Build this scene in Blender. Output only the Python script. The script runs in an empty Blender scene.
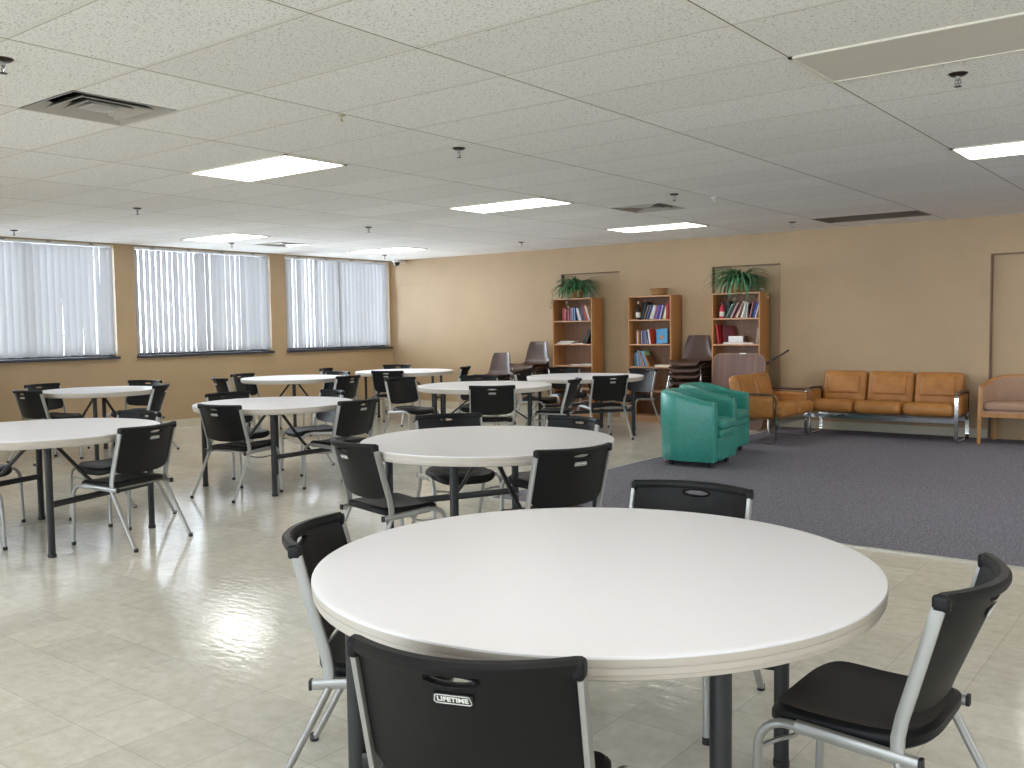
import bpy, bmesh, math, random
from mathutils import Vector, Matrix
random.seed(11)
PI = math.pi
R = math.radians
sc = bpy.context.scene
COL = sc.collection

# ------------------------------------------------------------------ view
sc.view_settings.view_transform = 'Standard'
sc.view_settings.look = 'None'
sc.view_settings.gamma = 1.0
sc.view_settings.use_curve_mapping = False
sc.view_settings.exposure = 0.08
sc.cycles.use_denoising = True
sc.cycles.max_bounces = 9
sc.cycles.diffuse_bounces = 5
sc.cycles.glossy_bounces = 4
sc.cycles.transmission_bounces = 6
sc.cycles.transparent_max_bounces = 8
sc.cycles.sample_clamp_indirect = 8.0
sc.cycles.caustics_reflective = False
sc.cycles.caustics_refractive = False

# ------------------------------------------------------------------ room numbers
EYE = 1.386
H = EYE + 1.1796            # ceiling height
XL, XR = -12.04, 5.4        # window wall, far side wall
YB, YF = 11.97, -3.6        # bookcase wall, wall behind the camera
TX, TY = 1.1596, 0.5822     # ceiling tile
TX0, TY0 = -2.8116, 2.3769  # a tile corner

# ------------------------------------------------------------------ materials
MATS = {}
def mat(name, col=(.8, .8, .8), rough=.5, metal=0., spec=.5):
    if name in MATS:
        return MATS[name]
    m = bpy.data.materials.new(name)
    m.use_nodes = True
    b = m.node_tree.nodes['Principled BSDF']
    b.inputs['Base Color'].default_value = (*col, 1)
    b.inputs['Roughness'].default_value = rough
    b.inputs['Metallic'].default_value = metal
    b.inputs['Specular IOR Level'].default_value = spec
    MATS[name] = m
    return m

def nt(m):
    t = m.node_tree
    return t, t.nodes, t.links, t.nodes['Principled BSDF']

def noise_col(m, c1, c2, scale=8, detail=4, stretch=(1, 1, 1), coord='Object', lo=.3, hi=.7, rough=.6):
    t, n, l, b = nt(m)
    tc = n.new('ShaderNodeTexCoord'); mp = n.new('ShaderNodeMapping'); no = n.new('ShaderNodeTexNoise'); cr = n.new('ShaderNodeValToRGB')
    mp.inputs['Scale'].default_value = stretch
    no.inputs['Scale'].default_value = scale; no.inputs['Detail'].default_value = detail; no.inputs['Roughness'].default_value = rough
    cr.color_ramp.elements[0].position = lo; cr.color_ramp.elements[1].position = hi
    cr.color_ramp.elements[0].color = (*c1, 1); cr.color_ramp.elements[1].color = (*c2, 1)
    l.new(tc.outputs[coord], mp.inputs['Vector']); l.new(mp.outputs['Vector'], no.inputs['Vector'])
    l.new(no.outputs['Fac'], cr.inputs['Fac']); l.new(cr.outputs['Color'], b.inputs['Base Color'])
    return no, cr

def bump(m, scale, strength, dist=.01, detail=2, stretch=(1, 1, 1), coord='Object'):
    t, n, l, b = nt(m)
    tc = n.new('ShaderNodeTexCoord'); mp = n.new('ShaderNodeMapping'); no = n.new('ShaderNodeTexNoise'); bp = n.new('ShaderNodeBump')
    mp.inputs['Scale'].default_value = stretch
    no.inputs['Scale'].default_value = scale; no.inputs['Detail'].default_value = detail
    bp.inputs['Strength'].default_value = strength; bp.inputs['Distance'].default_value = dist
    l.new(tc.outputs[coord], mp.inputs['Vector']); l.new(mp.outputs['Vector'], no.inputs['Vector'])
    l.new(no.outputs['Fac'], bp.inputs['Height']); l.new(bp.outputs['Normal'], b.inputs['Normal'])

def math_node(n, l, op, a, bb=None, c=None):
    q = n.new('ShaderNodeMath'); q.operation = op
    for i, v in enumerate((a, bb, c)):
        if v is None: continue
        if isinstance(v, (int, float)): q.inputs[i].default_value = v
        else: l.new(v, q.inputs[i])
    return q.outputs[0]

def mix_col(n, l, fac, a, bcol, mode='MIX'):
    q = n.new('ShaderNodeMix'); q.data_type = 'RGBA'; q.blend_type = mode
    if isinstance(fac, (int, float)): q.inputs[0].default_value = fac
    else: l.new(fac, q.inputs[0])
    for i, v in ((6, a), (7, bcol)):
        if isinstance(v, tuple): q.inputs[i].default_value = (*v, 1)
        else: l.new(v, q.inputs[i])
    return q.outputs[2]

# paint on the walls
wall_m = mat('tan_wall_paint', (.50, .375, .245), .45, spec=.3)
noise_col(wall_m, (.435, .31, .183), (.47, .335, .197), 1.3, 3)
bump(wall_m, 130, .25, .004)

# floor vinyl
floor_m = mat('waxed_vinyl_tile', (.6, .58, .48), .14, spec=.5)
def make_floor():
    t, n, l, b = nt(floor_m)
    tc = n.new('ShaderNodeTexCoord'); sx = n.new('ShaderNodeSeparateXYZ')
    l.new(tc.outputs['Object'], sx.inputs[0])
    fx = math_node(n, l, 'MULTIPLY', math_node(n, l, 'ADD', sx.outputs[0], 3.231 + 30.5), 1/.305)
    fy = math_node(n, l, 'MULTIPLY', math_node(n, l, 'ADD', sx.outputs[1], -1.60 + 29.5), 1/.295)
    def line(f, w):
        fr = math_node(n, l, 'FRACT', f)
        a = math_node(n, l, 'ABSOLUTE', math_node(n, l, 'SUBTRACT', fr, .5))
        return math_node(n, l, 'GREATER_THAN', a, .5 - w)
    ln = math_node(n, l, 'MAXIMUM', line(fx, .0055), line(fy, .0055))
    cx = n.new('ShaderNodeCombineXYZ')
    l.new(math_node(n, l, 'FLOOR', fx), cx.inputs[0]); l.new(math_node(n, l, 'FLOOR', fy), cx.inputs[1])
    wn = n.new('ShaderNodeTexWhiteNoise'); l.new(cx.outputs[0], wn.inputs['Vector'])
    no = n.new('ShaderNodeTexNoise'); no.inputs['Scale'].default_value = 14; no.inputs['Detail'].default_value = 6; no.inputs['Roughness'].default_value = .7
    l.new(tc.outputs['Object'], no.inputs['Vector'])
    cr = n.new('ShaderNodeValToRGB'); cr.color_ramp.elements[0].position = .3; cr.color_ramp.elements[1].position = .72
    cr.color_ramp.elements[0].color = (.60, .57, .465, 1); cr.color_ramp.elements[1].color = (.77, .74, .66, 1)
    l.new(no.outputs['Fac'], cr.inputs['Fac'])
    tone = n.new('ShaderNodeMapRange'); tone.inputs['To Min'].default_value = .93; tone.inputs['To Max'].default_value = 1.05
    l.new(wn.outputs['Value'], tone.inputs['Value'])
    vm = n.new('ShaderNodeVectorMath'); vm.operation = 'SCALE'
    l.new(cr.outputs['Color'], vm.inputs[0]); l.new(tone.outputs['Result'], vm.inputs['Scale'])
    c = mix_col(n, l, math_node(n, l, 'MULTIPLY', ln, .42), vm.outputs[0], (.25, .22, .16))
    l.new(c, b.inputs['Base Color'])
    n2 = n.new('ShaderNodeTexNoise'); n2.inputs['Scale'].default_value = 22; n2.inputs['Detail'].default_value = 2
    mp = n.new('ShaderNodeMapping'); mp.inputs['Rotation'].default_value = (0, 0, R(20)); mp.inputs['Scale'].default_value = (.45, 1.3, 1)
    l.new(tc.outputs['Object'], mp.inputs['Vector']); l.new(mp.outputs['Vector'], n2.inputs['Vector'])
    bp = n.new('ShaderNodeBump'); bp.inputs['Strength'].default_value = .34; bp.inputs['Distance'].default_value = .004
    l.new(n2.outputs['Fac'], bp.inputs['Height']); l.new(bp.outputs['Normal'], b.inputs['Normal'])
    r2 = n.new('ShaderNodeMapRange'); r2.inputs['To Min'].default_value = .075; r2.inputs['To Max'].default_value = .15
    n3 = n.new('ShaderNodeTexNoise'); n3.inputs['Scale'].default_value = 1.1; n3.inputs['Detail'].default_value = 3
    l.new(tc.outputs['Object'], n3.inputs['Vector']); l.new(n3.outputs['Fac'], r2.inputs['Value']); l.new(r2.outputs['Result'], b.inputs['Roughness'])
make_floor()

# ceiling tile
ceil_m = mat('fissured_ceiling_tile', (.8, .79, .75), .9, spec=.1)
def make_ceil():
    t, n, l, b = nt(ceil_m)
    tc = n.new('ShaderNodeTexCoord'); sx = n.new('ShaderNodeSeparateXYZ')
    l.new(tc.outputs['Object'], sx.inputs[0])
    fx = math_node(n, l, 'MULTIPLY', math_node(n, l, 'ADD', sx.outputs[0], -TX0 + 40*TX), 1/TX)
    fy = math_node(n, l, 'MULTIPLY', math_node(n, l, 'ADD', sx.outputs[1], -TY0 + 40*TY), 1/TY)
    def dist(f, size):   # metres to the closest grid line, signed
        fr = math_node(n, l, 'FRACT', math_node(n, l, 'ADD', f, .5))
        return math_node(n, l, 'MULTIPLY', math_node(n, l, 'SUBTRACT', fr, .5), size)
    dx, dy = dist(fx, TX), dist(fy, TY)
    ax, ay = math_node(n, l, 'ABSOLUTE', dx), math_node(n, l, 'ABSOLUTE', dy)
    dmin = math_node(n, l, 'MINIMUM', ax, ay)
    bar = math_node(n, l, 'LESS_THAN', dmin, .0115)
    gapx = math_node(n, l, 'LESS_THAN', math_node(n, l, 'ABSOLUTE', math_node(n, l, 'SUBTRACT', dx, .0125)), .0036)
    gapy = math_node(n, l, 'LESS_THAN', math_node(n, l, 'ABSOLUTE', math_node(n, l, 'SUBTRACT', dy, .0125)), .0020)
    cx = n.new('ShaderNodeCombineXYZ')
    l.new(math_node(n, l, 'FLOOR', fx), cx.inputs[0]); l.new(math_node(n, l, 'FLOOR', fy), cx.inputs[1])
    wn = n.new('ShaderNodeTexWhiteNoise'); l.new(cx.outputs[0], wn.inputs['Vector'])
    base = mix_col(n, l, wn.outputs['Value'], (.83, .81, .77), (.90, .885, .85))
    # soft water marks in two of the tiles
    for (px, py, rad, amt) in ((-4.35, 3.35, .33, .5), (-4.0, 3.55, .12, .5), (-5.5, 2.05, .2, .35), (-2.0, 3.4, .5, .25)):
        vd = n.new('ShaderNodeVectorMath'); vd.operation = 'DISTANCE'
        l.new(tc.outputs['Object'], vd.inputs[0]); vd.inputs[1].default_value = (px, py, 0)
        mr = n.new('ShaderNodeMapRange'); mr.inputs['From Min'].default_value = rad; mr.inputs['From Max'].default_value = rad*.3
        mr.inputs['To Max'].default_value = amt
        l.new(vd.outputs['Value'], mr.inputs['Value'])
        base = mix_col(n, l, mr.outputs['Result'], base, (.66, .59, .43))
    vo = n.new('ShaderNodeTexNoise'); vo.inputs['Scale'].default_value = 95; vo.inputs['Detail'].default_value = 2.5; vo.inputs['Roughness'].default_value = .6
    l.new(tc.outputs['Object'], vo.inputs['Vector'])
    sp = n.new('ShaderNodeMapRange'); sp.inputs['From Min'].default_value = .55; sp.inputs['From Max'].default_value = .68
    l.new(vo.outputs['Fac'], sp.inputs['Value'])
    speck = math_node(n, l, 'MULTIPLY', sp.outputs['Result'], .72)
    c = mix_col(n, l, speck, base, (.36, .32, .26))
    c = mix_col(n, l, bar, c, (.80, .78, .71))
    c = mix_col(n, l, gapy, c, (.40, .36, .29))
    c = mix_col(n, l, gapx, c, (.20, .175, .14))
    l.new(c, b.inputs['Base Color'])
    bp = n.new('ShaderNodeBump'); bp.inputs['Strength'].default_value = .5; bp.inputs['Distance'].default_value = .004
    l.new(vo.outputs['Fac'], bp.inputs['Height']); l.new(bp.outputs['Normal'], b.inputs['Normal'])
make_ceil()

carpet_m = mat('blue_grey_carpet_pile', (.06, .065, .09), .95, spec=.1)
noise_col(carpet_m, (.10, .098, .115), (.31, .30, .345), 95, 3, lo=.33, hi=.68)
bump(carpet_m, 160, .6, .006)
baseb_m = mat('cream_baseboard', (.60, .54, .42), .45)
sill_m = mat('dark_window_sill', (.035, .036, .05), .35)
alu_m = mat('dark_window_frame', (.10, .10, .12), .4, .6)

vane_m = mat('white_blind_fabric', (.8, .8, .82), .8)
def make_vane():
    t, n, l, b = nt(vane_m)
    out = n['Material Output']
    d = n.new('ShaderNodeBsdfDiffuse'); tr = n.new('ShaderNodeBsdfTranslucent'); mx = n.new('ShaderNodeMixShader')
    d.inputs['Color'].default_value = (.48, .47, .47, 1); tr.inputs['Color'].default_value = (.50, .49, .49, 1)
    mx.inputs[0].default_value = .10
    l.new(d.outputs[0], mx.inputs[1]); l.new(tr.outputs[0], mx.inputs[2]); l.new(mx.outputs[0], out.inputs['Surface'])
make_vane()
glass_m = mat('window_glass', (1, 1, 1), .02)
def make_glass():
    t, n, l, b = nt(glass_m)
    out = n['Material Output']
    tr = n.new('ShaderNodeBsdfTransparent'); gl = n.new('ShaderNodeBsdfGlossy'); mx = n.new('ShaderNodeMixShader'); fr = n.new('ShaderNodeFresnel')
    tr.inputs['Color'].default_value = (.95, .97, .97, 1); gl.inputs['Roughness'].default_value = .02
    l.new(fr.outputs[0], mx.inputs[0]); l.new(tr.outputs[0], mx.inputs[1]); l.new(gl.outputs[0], mx.inputs[2]); l.new(mx.outputs[0], out.inputs['Surface'])
make_glass()
white_pl = mat('white_plastic', (.78, .78, .76), .4)

LIGHT = 8.6
diff_m = mat('lit_diffuser', (.9, .9, .9), .5)
def make_diff():
    t, n, l, b = nt(diff_m)
    b.inputs['Emission Color'].default_value = (1.0, .985, .955, 1)
    b.inputs['Emission Strength'].default_value = LIGHT
make_diff()
unlit_m = mat('unlit_diffuser', (.66, .64, .57), .45)
lframe_m = mat('light_frame_enamel', (.74, .70, .60), .45)

top_m = mat('white_table_plastic', (.775, .765, .785), .38, spec=.45)
bump(top_m, 420, .12, .002)
edge_shade_m = mat('table_edge_shaded', (.56, .51, .45), .42)  # white tabletop plastic, darkened to paint in the shade on its edge
tleg_m = mat('charcoal_table_steel', (.028, .029, .031), .42, .3)
silver_m = mat('silver_powder_coat', (.40, .40, .385), .38, .55)
black_m = mat('black_chair_plastic', (.0058, .0058, .0064), .48, spec=.26)
bump(black_m, 500, .25, .0015)
cap_m = mat('black_end_cap', (.012, .012, .013), .5)
badge_m = mat('badge_plate', (.015, .015, .016), .35)
badge_txt = mat('badge_lettering', (.80, .79, .74), .4)

def wood(name, c1, c2, axis=2, rough=.42, sc_=9):
    m = mat(name, c1, rough)
    st = [14, 14, 14]; st[axis] = .7
    noise_col(m, c1, c2, sc_ / 9, 5, tuple(st), lo=.3, hi=.7)
    return m
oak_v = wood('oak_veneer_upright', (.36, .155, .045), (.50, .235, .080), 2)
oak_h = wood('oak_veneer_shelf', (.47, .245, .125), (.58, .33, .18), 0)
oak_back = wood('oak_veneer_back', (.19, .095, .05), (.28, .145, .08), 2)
walnut = wood('walnut_laminate', (.115, .06, .045), (.20, .11, .085), 2)
beech = wood('honey_beech', (.42, .19, .055), (.52, .26, .09), 2)
walnut_edge = mat('laminate_edge', (.30, .20, .14), .4)

teal_m = mat('teal_vinyl', (.045, .26, .215), .36, spec=.5)
noise_col(teal_m, (.026, .225, .18), (.048, .315, .25), 26, 6, lo=.25, hi=.75)
bump(teal_m, 60, .12, .004)
tan_m = mat('tan_leather', (.40, .18, .06), .40, spec=.35)
noise_col(tan_m, (.36, .15, .036), (.52, .235, .068), 9, 6, lo=.3, hi=.72)
bump(tan_m, 45, .18, .004)
chrome_m = mat('chrome_bar', (.62, .62, .63), .14, 1.0)
armpad_m = mat('dark_arm_pad', (.07, .035, .022), .4)
shell_m = mat('brown_shell_plastic', (.085, .046, .034), .34, spec=.5)
pink_m = mat('rose_beige_fabric', (.42, .27, .19), .9, spec=.1)
noise_col(pink_m, (.36, .225, .155), (.47, .31, .225), 90, 3)
wicker_m = mat('wicker', (.40, .21, .075), .6)
noise_col(wicker_m, (.22, .10, .03), (.50, .28, .11), 60, 2, (1, 1, 2.2))
bronze_m = mat('dark_bronze', (.05, .035, .025), .35, .8)
vent_m = mat('vent_metal', (.50, .48, .44), .35, .6)
duct_m = mat('duct_inside', (.02, .018, .016), .8)
grille_m = mat('brown_return_grille', (.13, .10, .075), .6)
dome_m = mat('smoked_dome', (.02, .02, .025), .08)
soil_m = mat('potting_soil', (.03, .02, .013), .9)

leaf_m = mat('fern_leaf', (.06, .17, .05), .45)
def make_leaf(m, cols):
    t, n, l, b = nt(m)
    g = n.new('ShaderNodeNewGeometry'); cr = n.new('ShaderNodeValToRGB')
    el = cr.color_ramp.elements
    el[0].color = (*cols[0], 1); el[1].color = (*cols[-1], 1)
    for i, c in enumerate(cols[1:-1]):
        e = el.new((i+1)/(len(cols)-1)); e.color = (*c, 1)
    l.new(g.outputs['Random Per Island'], cr.inputs['Fac']); l.new(cr.outputs['Color'], b.inputs['Base Color'])
make_leaf(leaf_m, [(.03, .11, .045), (.07, .23, .09), (.19, .38, .20), (.05, .17, .07), (.12, .30, .13)])
vine_m = mat('variegated_leaf', (.4, .45, .3), .5)
make_leaf(vine_m, [(.14, .24, .09), (.48, .52, .32), (.62, .62, .44), (.26, .36, .16)])

BOOKC = {
 'dark red': (.20, .012, .018), 'red': (.42, .025, .025), 'rose': (.45, .12, .14), 'maroon': (.13, .012, .02), 'mauve': (.34, .20, .26),
 'lilac': (.55, .48, .60), 'bright blue': (.05, .13, .50), 'light blue': (.22, .38, .68), 'navy': (.015, .022, .085), 'white': (.78, .76, .74),
 'pale blue': (.50, .58, .70), 'dark blue': (.03, .05, .20), 'scarlet': (.55, .06, .03), 'orange': (.65, .22, .04), 'cream': (.74, .68, .50),
 'black': (.012, .012, .014), 'grey': (.30, .29, .29), 'dark green': (.02, .06, .045), 'yellow': (.70, .50, .08), 'purple': (.10, .06, .32),
 'violet': (.22, .16, .48), 'tan': (.50, .32, .16), 'teal': (.03, .19, .26), 'slate blue': (.13, .19, .29), 'pink': (.62, .36, .34),
 'light green': (.32, .55, .30), 'brown': (.16, .07, .03), 'silver grey': (.42, .43, .44), 'sea green': (.10, .28, .22),
}
page_m = mat('book_pages', (.72, .68, .58), .8)
def book_m(c): return mat('book_cover_' + c.replace(' ', '_'), BOOKC[c], .45)

# ------------------------------------------------------------------ mesh builder
class MB:
    def __init__(s): s.v = []; s.f = []; s.m = []; s.sm = []
    def add(s, vs, fs, mi=0, smooth=False, M=None):
        o = len(s.v)
        for q in vs:
            q = Vector(q)
            s.v.append(M @ q if M is not None else q)
        for f in fs:
            s.f.append([i + o for i in f]); s.m.append(mi); s.sm.append(smooth)
        return s
    def box(s, c, d, mi=0, M=None):
        x, y, z = c; a, b, h = d[0]/2, d[1]/2, d[2]/2
        vs = [(x+i*a, y+j*b, z+k*h) for k in (-1, 1) for j in (-1, 1) for i in (-1, 1)]
        fs = [(0, 2, 3, 1), (4, 5, 7, 6), (0, 1, 5, 4), (2, 6, 7, 3), (0, 4, 6, 2), (1, 3, 7, 5)]
        return s.add(vs, fs, mi, False, M)
    def rbox(s, c, d, r, mi=0, n=8, puff=(0, 0, 0), M=None):
        """rounded box; puff bulges a face pair along an axis"""
        hx = [q/2 for q in d]; r = min(r, *(q*.999 for q in hx))
        idx = {}; vs = []; fs = []
        def lin(i, h):
            # denser at the ends
            t = i/n*2-1
            t = math.copysign(abs(t)**.6, t)
            return t*h
        def vert(i, j, k):
            key = (i, j, k)
            if key in idx: return idx[key]
            p = [lin(i, hx[0]), lin(j, hx[1]), lin(k, hx[2])]
            q = [max(-hx[a]+r, min(hx[a]-r, p[a])) for a in range(3)]
            dv = Vector(p) - Vector(q)
            if dv.length > 1e-9: dv = dv.normalized()*r
            w = Vector(q) + dv
            for a in range(3):
                if puff[a]:
                    o = [b for b in range(3) if b != a]
                    g = (1-(w[o[0]]/hx[o[0]])**2)*(1-(w[o[1]]/hx[o[1]])**2)
                    w[a] += math.copysign(puff[a]*max(0, g), w[a]) * min(1, abs(w[a])/hx[a])
            idx[key] = len(vs); vs.append((w[0]+c[0], w[1]+c[1], w[2]+c[2])); return idx[key]
        for a in range(n):
            for b in range(n):
                fs.append((vert(a, b, 0), vert(a, b+1, 0), vert(a+1, b+1, 0), vert(a+1, b, 0)))
                fs.append((vert(a, b, n), vert(a+1, b, n), vert(a+1, b+1, n), vert(a, b+1, n)))
                fs.append((vert(a, 0, b), vert(a+1, 0, b), vert(a+1, 0, b+1), vert(a, 0, b+1)))
                fs.append((vert(a, n, b), vert(a, n, b+1), vert(a+1, n, b+1), vert(a+1, n, b)))
                fs.append((vert(0, a, b), vert(0, a, b+1), vert(0, a+1, b+1), vert(0, a+1, b)))
                fs.append((vert(n, a, b), vert(n, a+1, b), vert(n, a+1, b+1), vert(n, a, b+1)))
        return s.add(vs, fs, mi, True, M)
    def sweep(s, pts, sect, mi=0, up=(0, 0, 1), smooth=True, closed=False, cap=True, scales=None, M=None):
        """sweep a closed section [(a,b)] along pts; a goes sideways, b along 'up'"""
        pts = [Vector(p) for p in pts]; n = len(pts); k = len(sect); vs = []; fs = []
        up0 = Vector(up)
        for i, p in enumerate(pts):
            if closed: t = pts[(i+1) % n] - pts[i-1]
            else: t = pts[min(i+1, n-1)] - pts[max(i-1, 0)]
            t.normalize()
            u = up0 - t*up0.dot(t)
            if u.length < 1e-4: u = Vector((0, 1, 0)) - t*t.y
            u.normalize(); w = t.cross(u)
            q = scales[i] if scales else 1
            for (a, b) in sect: vs.append(p + w*a*q + u*b*q)
        for i in range(n if closed else n-1):
            for j in range(k):
                A = i*k+j; B = i*k+(j+1) % k; j2 = ((i+1) % n)*k
                fs.append((A, B, j2+(j+1) % k, j2+j))
        s.add(vs, fs, mi, smooth, M)
        if not closed and cap:
            s.add(vs[:k], [tuple(range(k))[::-1]], mi, False, M); s.add(vs[-k:], [tuple(range(k))], mi, False, M)
        return s
    def tube(s, pts, r, mi=0, k=10, **kw):
        return s.sweep(pts, [(r*math.cos(2*PI*i/k), r*math.sin(2*PI*i/k)) for i in range(k)], mi, **kw)
    def oval(s, pts, a, b, mi=0, k=10, **kw):
        return s.sweep(pts, [(a*math.cos(2*PI*i/k), b*math.sin(2*PI*i/k)) for i in range(k)], mi, **kw)
    def rect(s, pts, a, b, mi=0, c=.25, **kw):
        x, y = a*(1-c), b*(1-c)
        return s.sweep(pts, [(a, -y), (a, y), (x, b), (-x, b), (-a, y), (-a, -y), (-x, -b), (x, -b)], mi, **kw)
    def lathe(s, prof, mi=0, k=32, M=None, smooth=True, sx=1, sy=1):
        vs = []; fs = []
        for (r, z) in prof:
            for i in range(k): vs.append((r*sx*math.cos(2*PI*i/k), r*sy*math.sin(2*PI*i/k), z))
        for a in range(len(prof)-1):
            for i in range(k):
                fs.append((a*k+i, a*k+(i+1) % k, (a+1)*k+(i+1) % k, (a+1)*k+i))
        return s.add(vs, fs, mi, smooth, M)
    def sheet(s, grid, th, mi=0, smooth=True, M=None):
        """a grid of points given thickness along its normal (both sides and rim)"""
        nu, nv = len(grid), len(grid[0]); P = [[Vector(p) for p in row] for row in grid]
        def nrm(i, j):
            a = P[min(i+1, nu-1)][j] - P[max(i-1, 0)][j]; b = P[i][min(j+1, nv-1)] - P[i][max(j-1, 0)]
            return a.cross(b).normalized()
        A = [P[i][j] + nrm(i, j)*th/2 for i in range(nu) for j in range(nv)]
        B = [P[i][j] - nrm(i, j)*th/2 for i in range(nu) for j in range(nv)]
        N = nu*nv; fs = []
        for i in range(nu-1):
            for j in range(nv-1):
                a, b, c, d = i*nv+j, (i+1)*nv+j, (i+1)*nv+j+1, i*nv+j+1
                fs.append((a, b, c, d)); fs.append((N+d, N+c, N+b, N+a))
        rim = [i*nv for i in range(nu)] + [(nu-1)*nv+j for j in range(1, nv)] + [i*nv+nv-1 for i in range(nu-2, -1, -1)] + [j for j in range(nv-2, 0, -1)]
        for q in range(len(rim)):
            a, b = rim[q], rim[(q+1) % len(rim)]
            fs.append((b, a, N+a, N+b))
        return s.add(A+B, fs, mi, smooth, M)
    def build(s, name, mats, parent=None, angle=40):
        me = bpy.data.meshes.new(name)
        me.from_pydata([tuple(q) for q in s.v], [], s.f)
        for m in (mats if isinstance(mats, (list, tuple)) else [mats]): me.materials.append(m)
        for p, mi, sm in zip(me.polygons, s.m, s.sm):
            p.material_index = mi; p.use_smooth = sm
        bm = bmesh.new(); bm.from_mesh(me)
        bmesh.ops.recalc_face_normals(bm, faces=bm.faces)
        bm.to_mesh(me); bm.free()
        me.set_sharp_from_angle(angle=R(angle))
        o = bpy.data.objects.new(name, me); COL.objects.link(o)
        if parent: o.parent = parent
        return o

def tag(o, label, cat, group=None, kind=None):
    o['label'] = label; o['category'] = cat
    if group: o['group'] = group
    if kind: o['kind'] = kind
    return o
def empty(name, loc=(0, 0, 0), rz=0):
    o = bpy.data.objects.new(name, None); COL.objects.link(o)
    o.empty_display_size = .1; o.location = loc; o.rotation_euler = (0, 0, rz)
    return o
KIDS = {}
def copy_tree(o, parent=None):
    c = o.copy(); COL.objects.link(c)
    if parent: c.parent = parent
    for ch in list(o.children): copy_tree(ch, c)
    return c
def setting(o, label, cat):
    return tag(o, label, cat, kind='structure')
def arc(c, r, a0, a1, n, plane='yz'):
    out = []
    for i in range(n+1):
        a = R(a0 + (a1-a0)*i/n)
        p, q = c[0]+r*math.cos(a), c[1]+r*math.sin(a)
        out.append((p, q))
    return out

# ------------------------------------------------------------------ the room
def relief(us, vs, depth, P, N):
    """surface over breakpoints us x vs, each cell at depth(i,j) (None = open); P(u,v,d) -> point"""
    mb = MB()
    nu, nv = len(us)-1, len(vs)-1
    D = {(i, j): depth(i, j) for i in range(nu) for j in range(nv)}
    for (i, j), d in D.items():
        if d is None: continue
        mb.add([P(us[i], vs[j], d), P(us[i+1], vs[j], d), P(us[i+1], vs[j+1], d), P(us[i], vs[j+1], d)], [(0, 1, 2, 3)])
    for i in range(nu+1):
        for j in range(nv):
            a, b = D.get((i-1, j), 'x'), D.get((i, j), 'x')
            if 'x' in (a, b) or a == b: continue
            a = N if a is None else a; b = N if b is None else b
            mb.add([P(us[i], vs[j], a), P(us[i], vs[j+1], a), P(us[i], vs[j+1], b), P(us[i], vs[j], b)], [(0, 1, 2, 3)])
    for j in range(nv+1):
        for i in range(nu):
            a, b = D.get((i, j-1), 'x'), D.get((i, j), 'x')
            if 'x' in (a, b) or a == b: continue
            a = N if a is None else a; b = N if b is None else b
            mb.add([P(us[i], vs[j], a), P(us[i+1], vs[j], a), P(us[i+1], vs[j], b), P(us[i], vs[j], b)], [(0, 1, 2, 3)])
    return mb

fl = MB().box(((XL+XR)/2, (YB+YF)/2, -.05), (XR-XL+.6, YB-YF+.6, .1)).build('floor', floor_m)
setting(fl, 'waxed beige vinyl tile floor', 'floor')

# ceiling with pockets for the air diffusers and the return grille
VENTS = [(-5.131, TY0, .5822, 'square ceiling air diffuser over the first window side of the hall, beside a sprinkler'),
         (-5.131, 8.199, .5822, 'square ceiling air diffuser between the two lit panels before the bookcases'),
         (-10.929, 8.199, .5822, 'small dark ceiling air diffuser near the window wall')]
GR = (-3.971, 10.72, -2.8116, 11.30)
cu = sorted({XL-.3, XR+.3, GR[0], GR[2]} | {v[0] for v in VENTS} | {v[0]+v[2] for v in VENTS})
cv = sorted({YF-.3, YB+.3, GR[1], GR[3]} | {v[1] for v in VENTS} | {v[1]+v[2] for v in VENTS})
def cdepth(i, j):
    u, v = (cu[i]+cu[i+1])/2, (cv[j]+cv[j+1])/2
    for (x, y, s_, _) in VENTS:
        if x < u < x+s_ and y < v < y+s_: return .14
    if GR[0] < u < GR[2] and GR[1] < v < GR[3]: return .12
    return 0
ce = relief(cu, cv, cdepth, lambda u, v, d: (u, v, H+d), .14).build('ceiling', ceil_m)
setting(ce, 'suspended ceiling of speckled white tiles', 'ceiling')

# wall with the bookcases: shallow boarded-up doorways
NICHE = [(-8.35, -7.30, 2.17), (-5.82, -4.84, 2.16), (-2.33, -1.25, 2.14), (-12.03, -11.12, 2.14)]
wu = sorted({XL-.25, XR+.25} | {n[0] for n in NICHE} | {n[1] for n in NICHE})
wv = sorted({0, H} | {n[2] for n in NICHE})
def wdepth(i, j):
    u, v = (wu[i]+wu[i+1])/2, (wv[j]+wv[j+1])/2
    for k, (a, b, z) in enumerate(NICHE):
        if a < u < b and v < z: return .014 if k == 3 else .05
    return 0
wb = relief(wu, wv, wdepth, lambda u, v, d: (u, YB+d, v), .04).build('wall_back', wall_m)
setting(wb, 'tan painted wall behind the bookcases', 'wall')
jamb_m = mat('brown_door_jamb', (.15, .075, .045), .5)  # brown jamb colour; the top strip also paints the recess's shadow line
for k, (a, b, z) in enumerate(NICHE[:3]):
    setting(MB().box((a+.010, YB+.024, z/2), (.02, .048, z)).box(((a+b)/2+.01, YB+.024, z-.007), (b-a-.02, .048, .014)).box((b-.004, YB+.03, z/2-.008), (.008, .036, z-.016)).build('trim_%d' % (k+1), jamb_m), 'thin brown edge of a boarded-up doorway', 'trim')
WIN = [(4.47, 6.76), (7.05, 9.33), (9.62, 11.92)]
ZS, ZT = 1.045, 2.552
lu = sorted({YF-.25, YB+.04} | {q for w in WIN for q in w}); lv = [0, ZS, ZT, H]
def ldepth(i, j):
    u = (lu[i]+lu[i+1])/2
    return None if j == 1 and any(a < u < b for a, b in WIN) else 0
wl = relief(lu, lv, ldepth, lambda u, v, d: (XL-d, u, v), .22).build('wall_left', wall_m)
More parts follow.
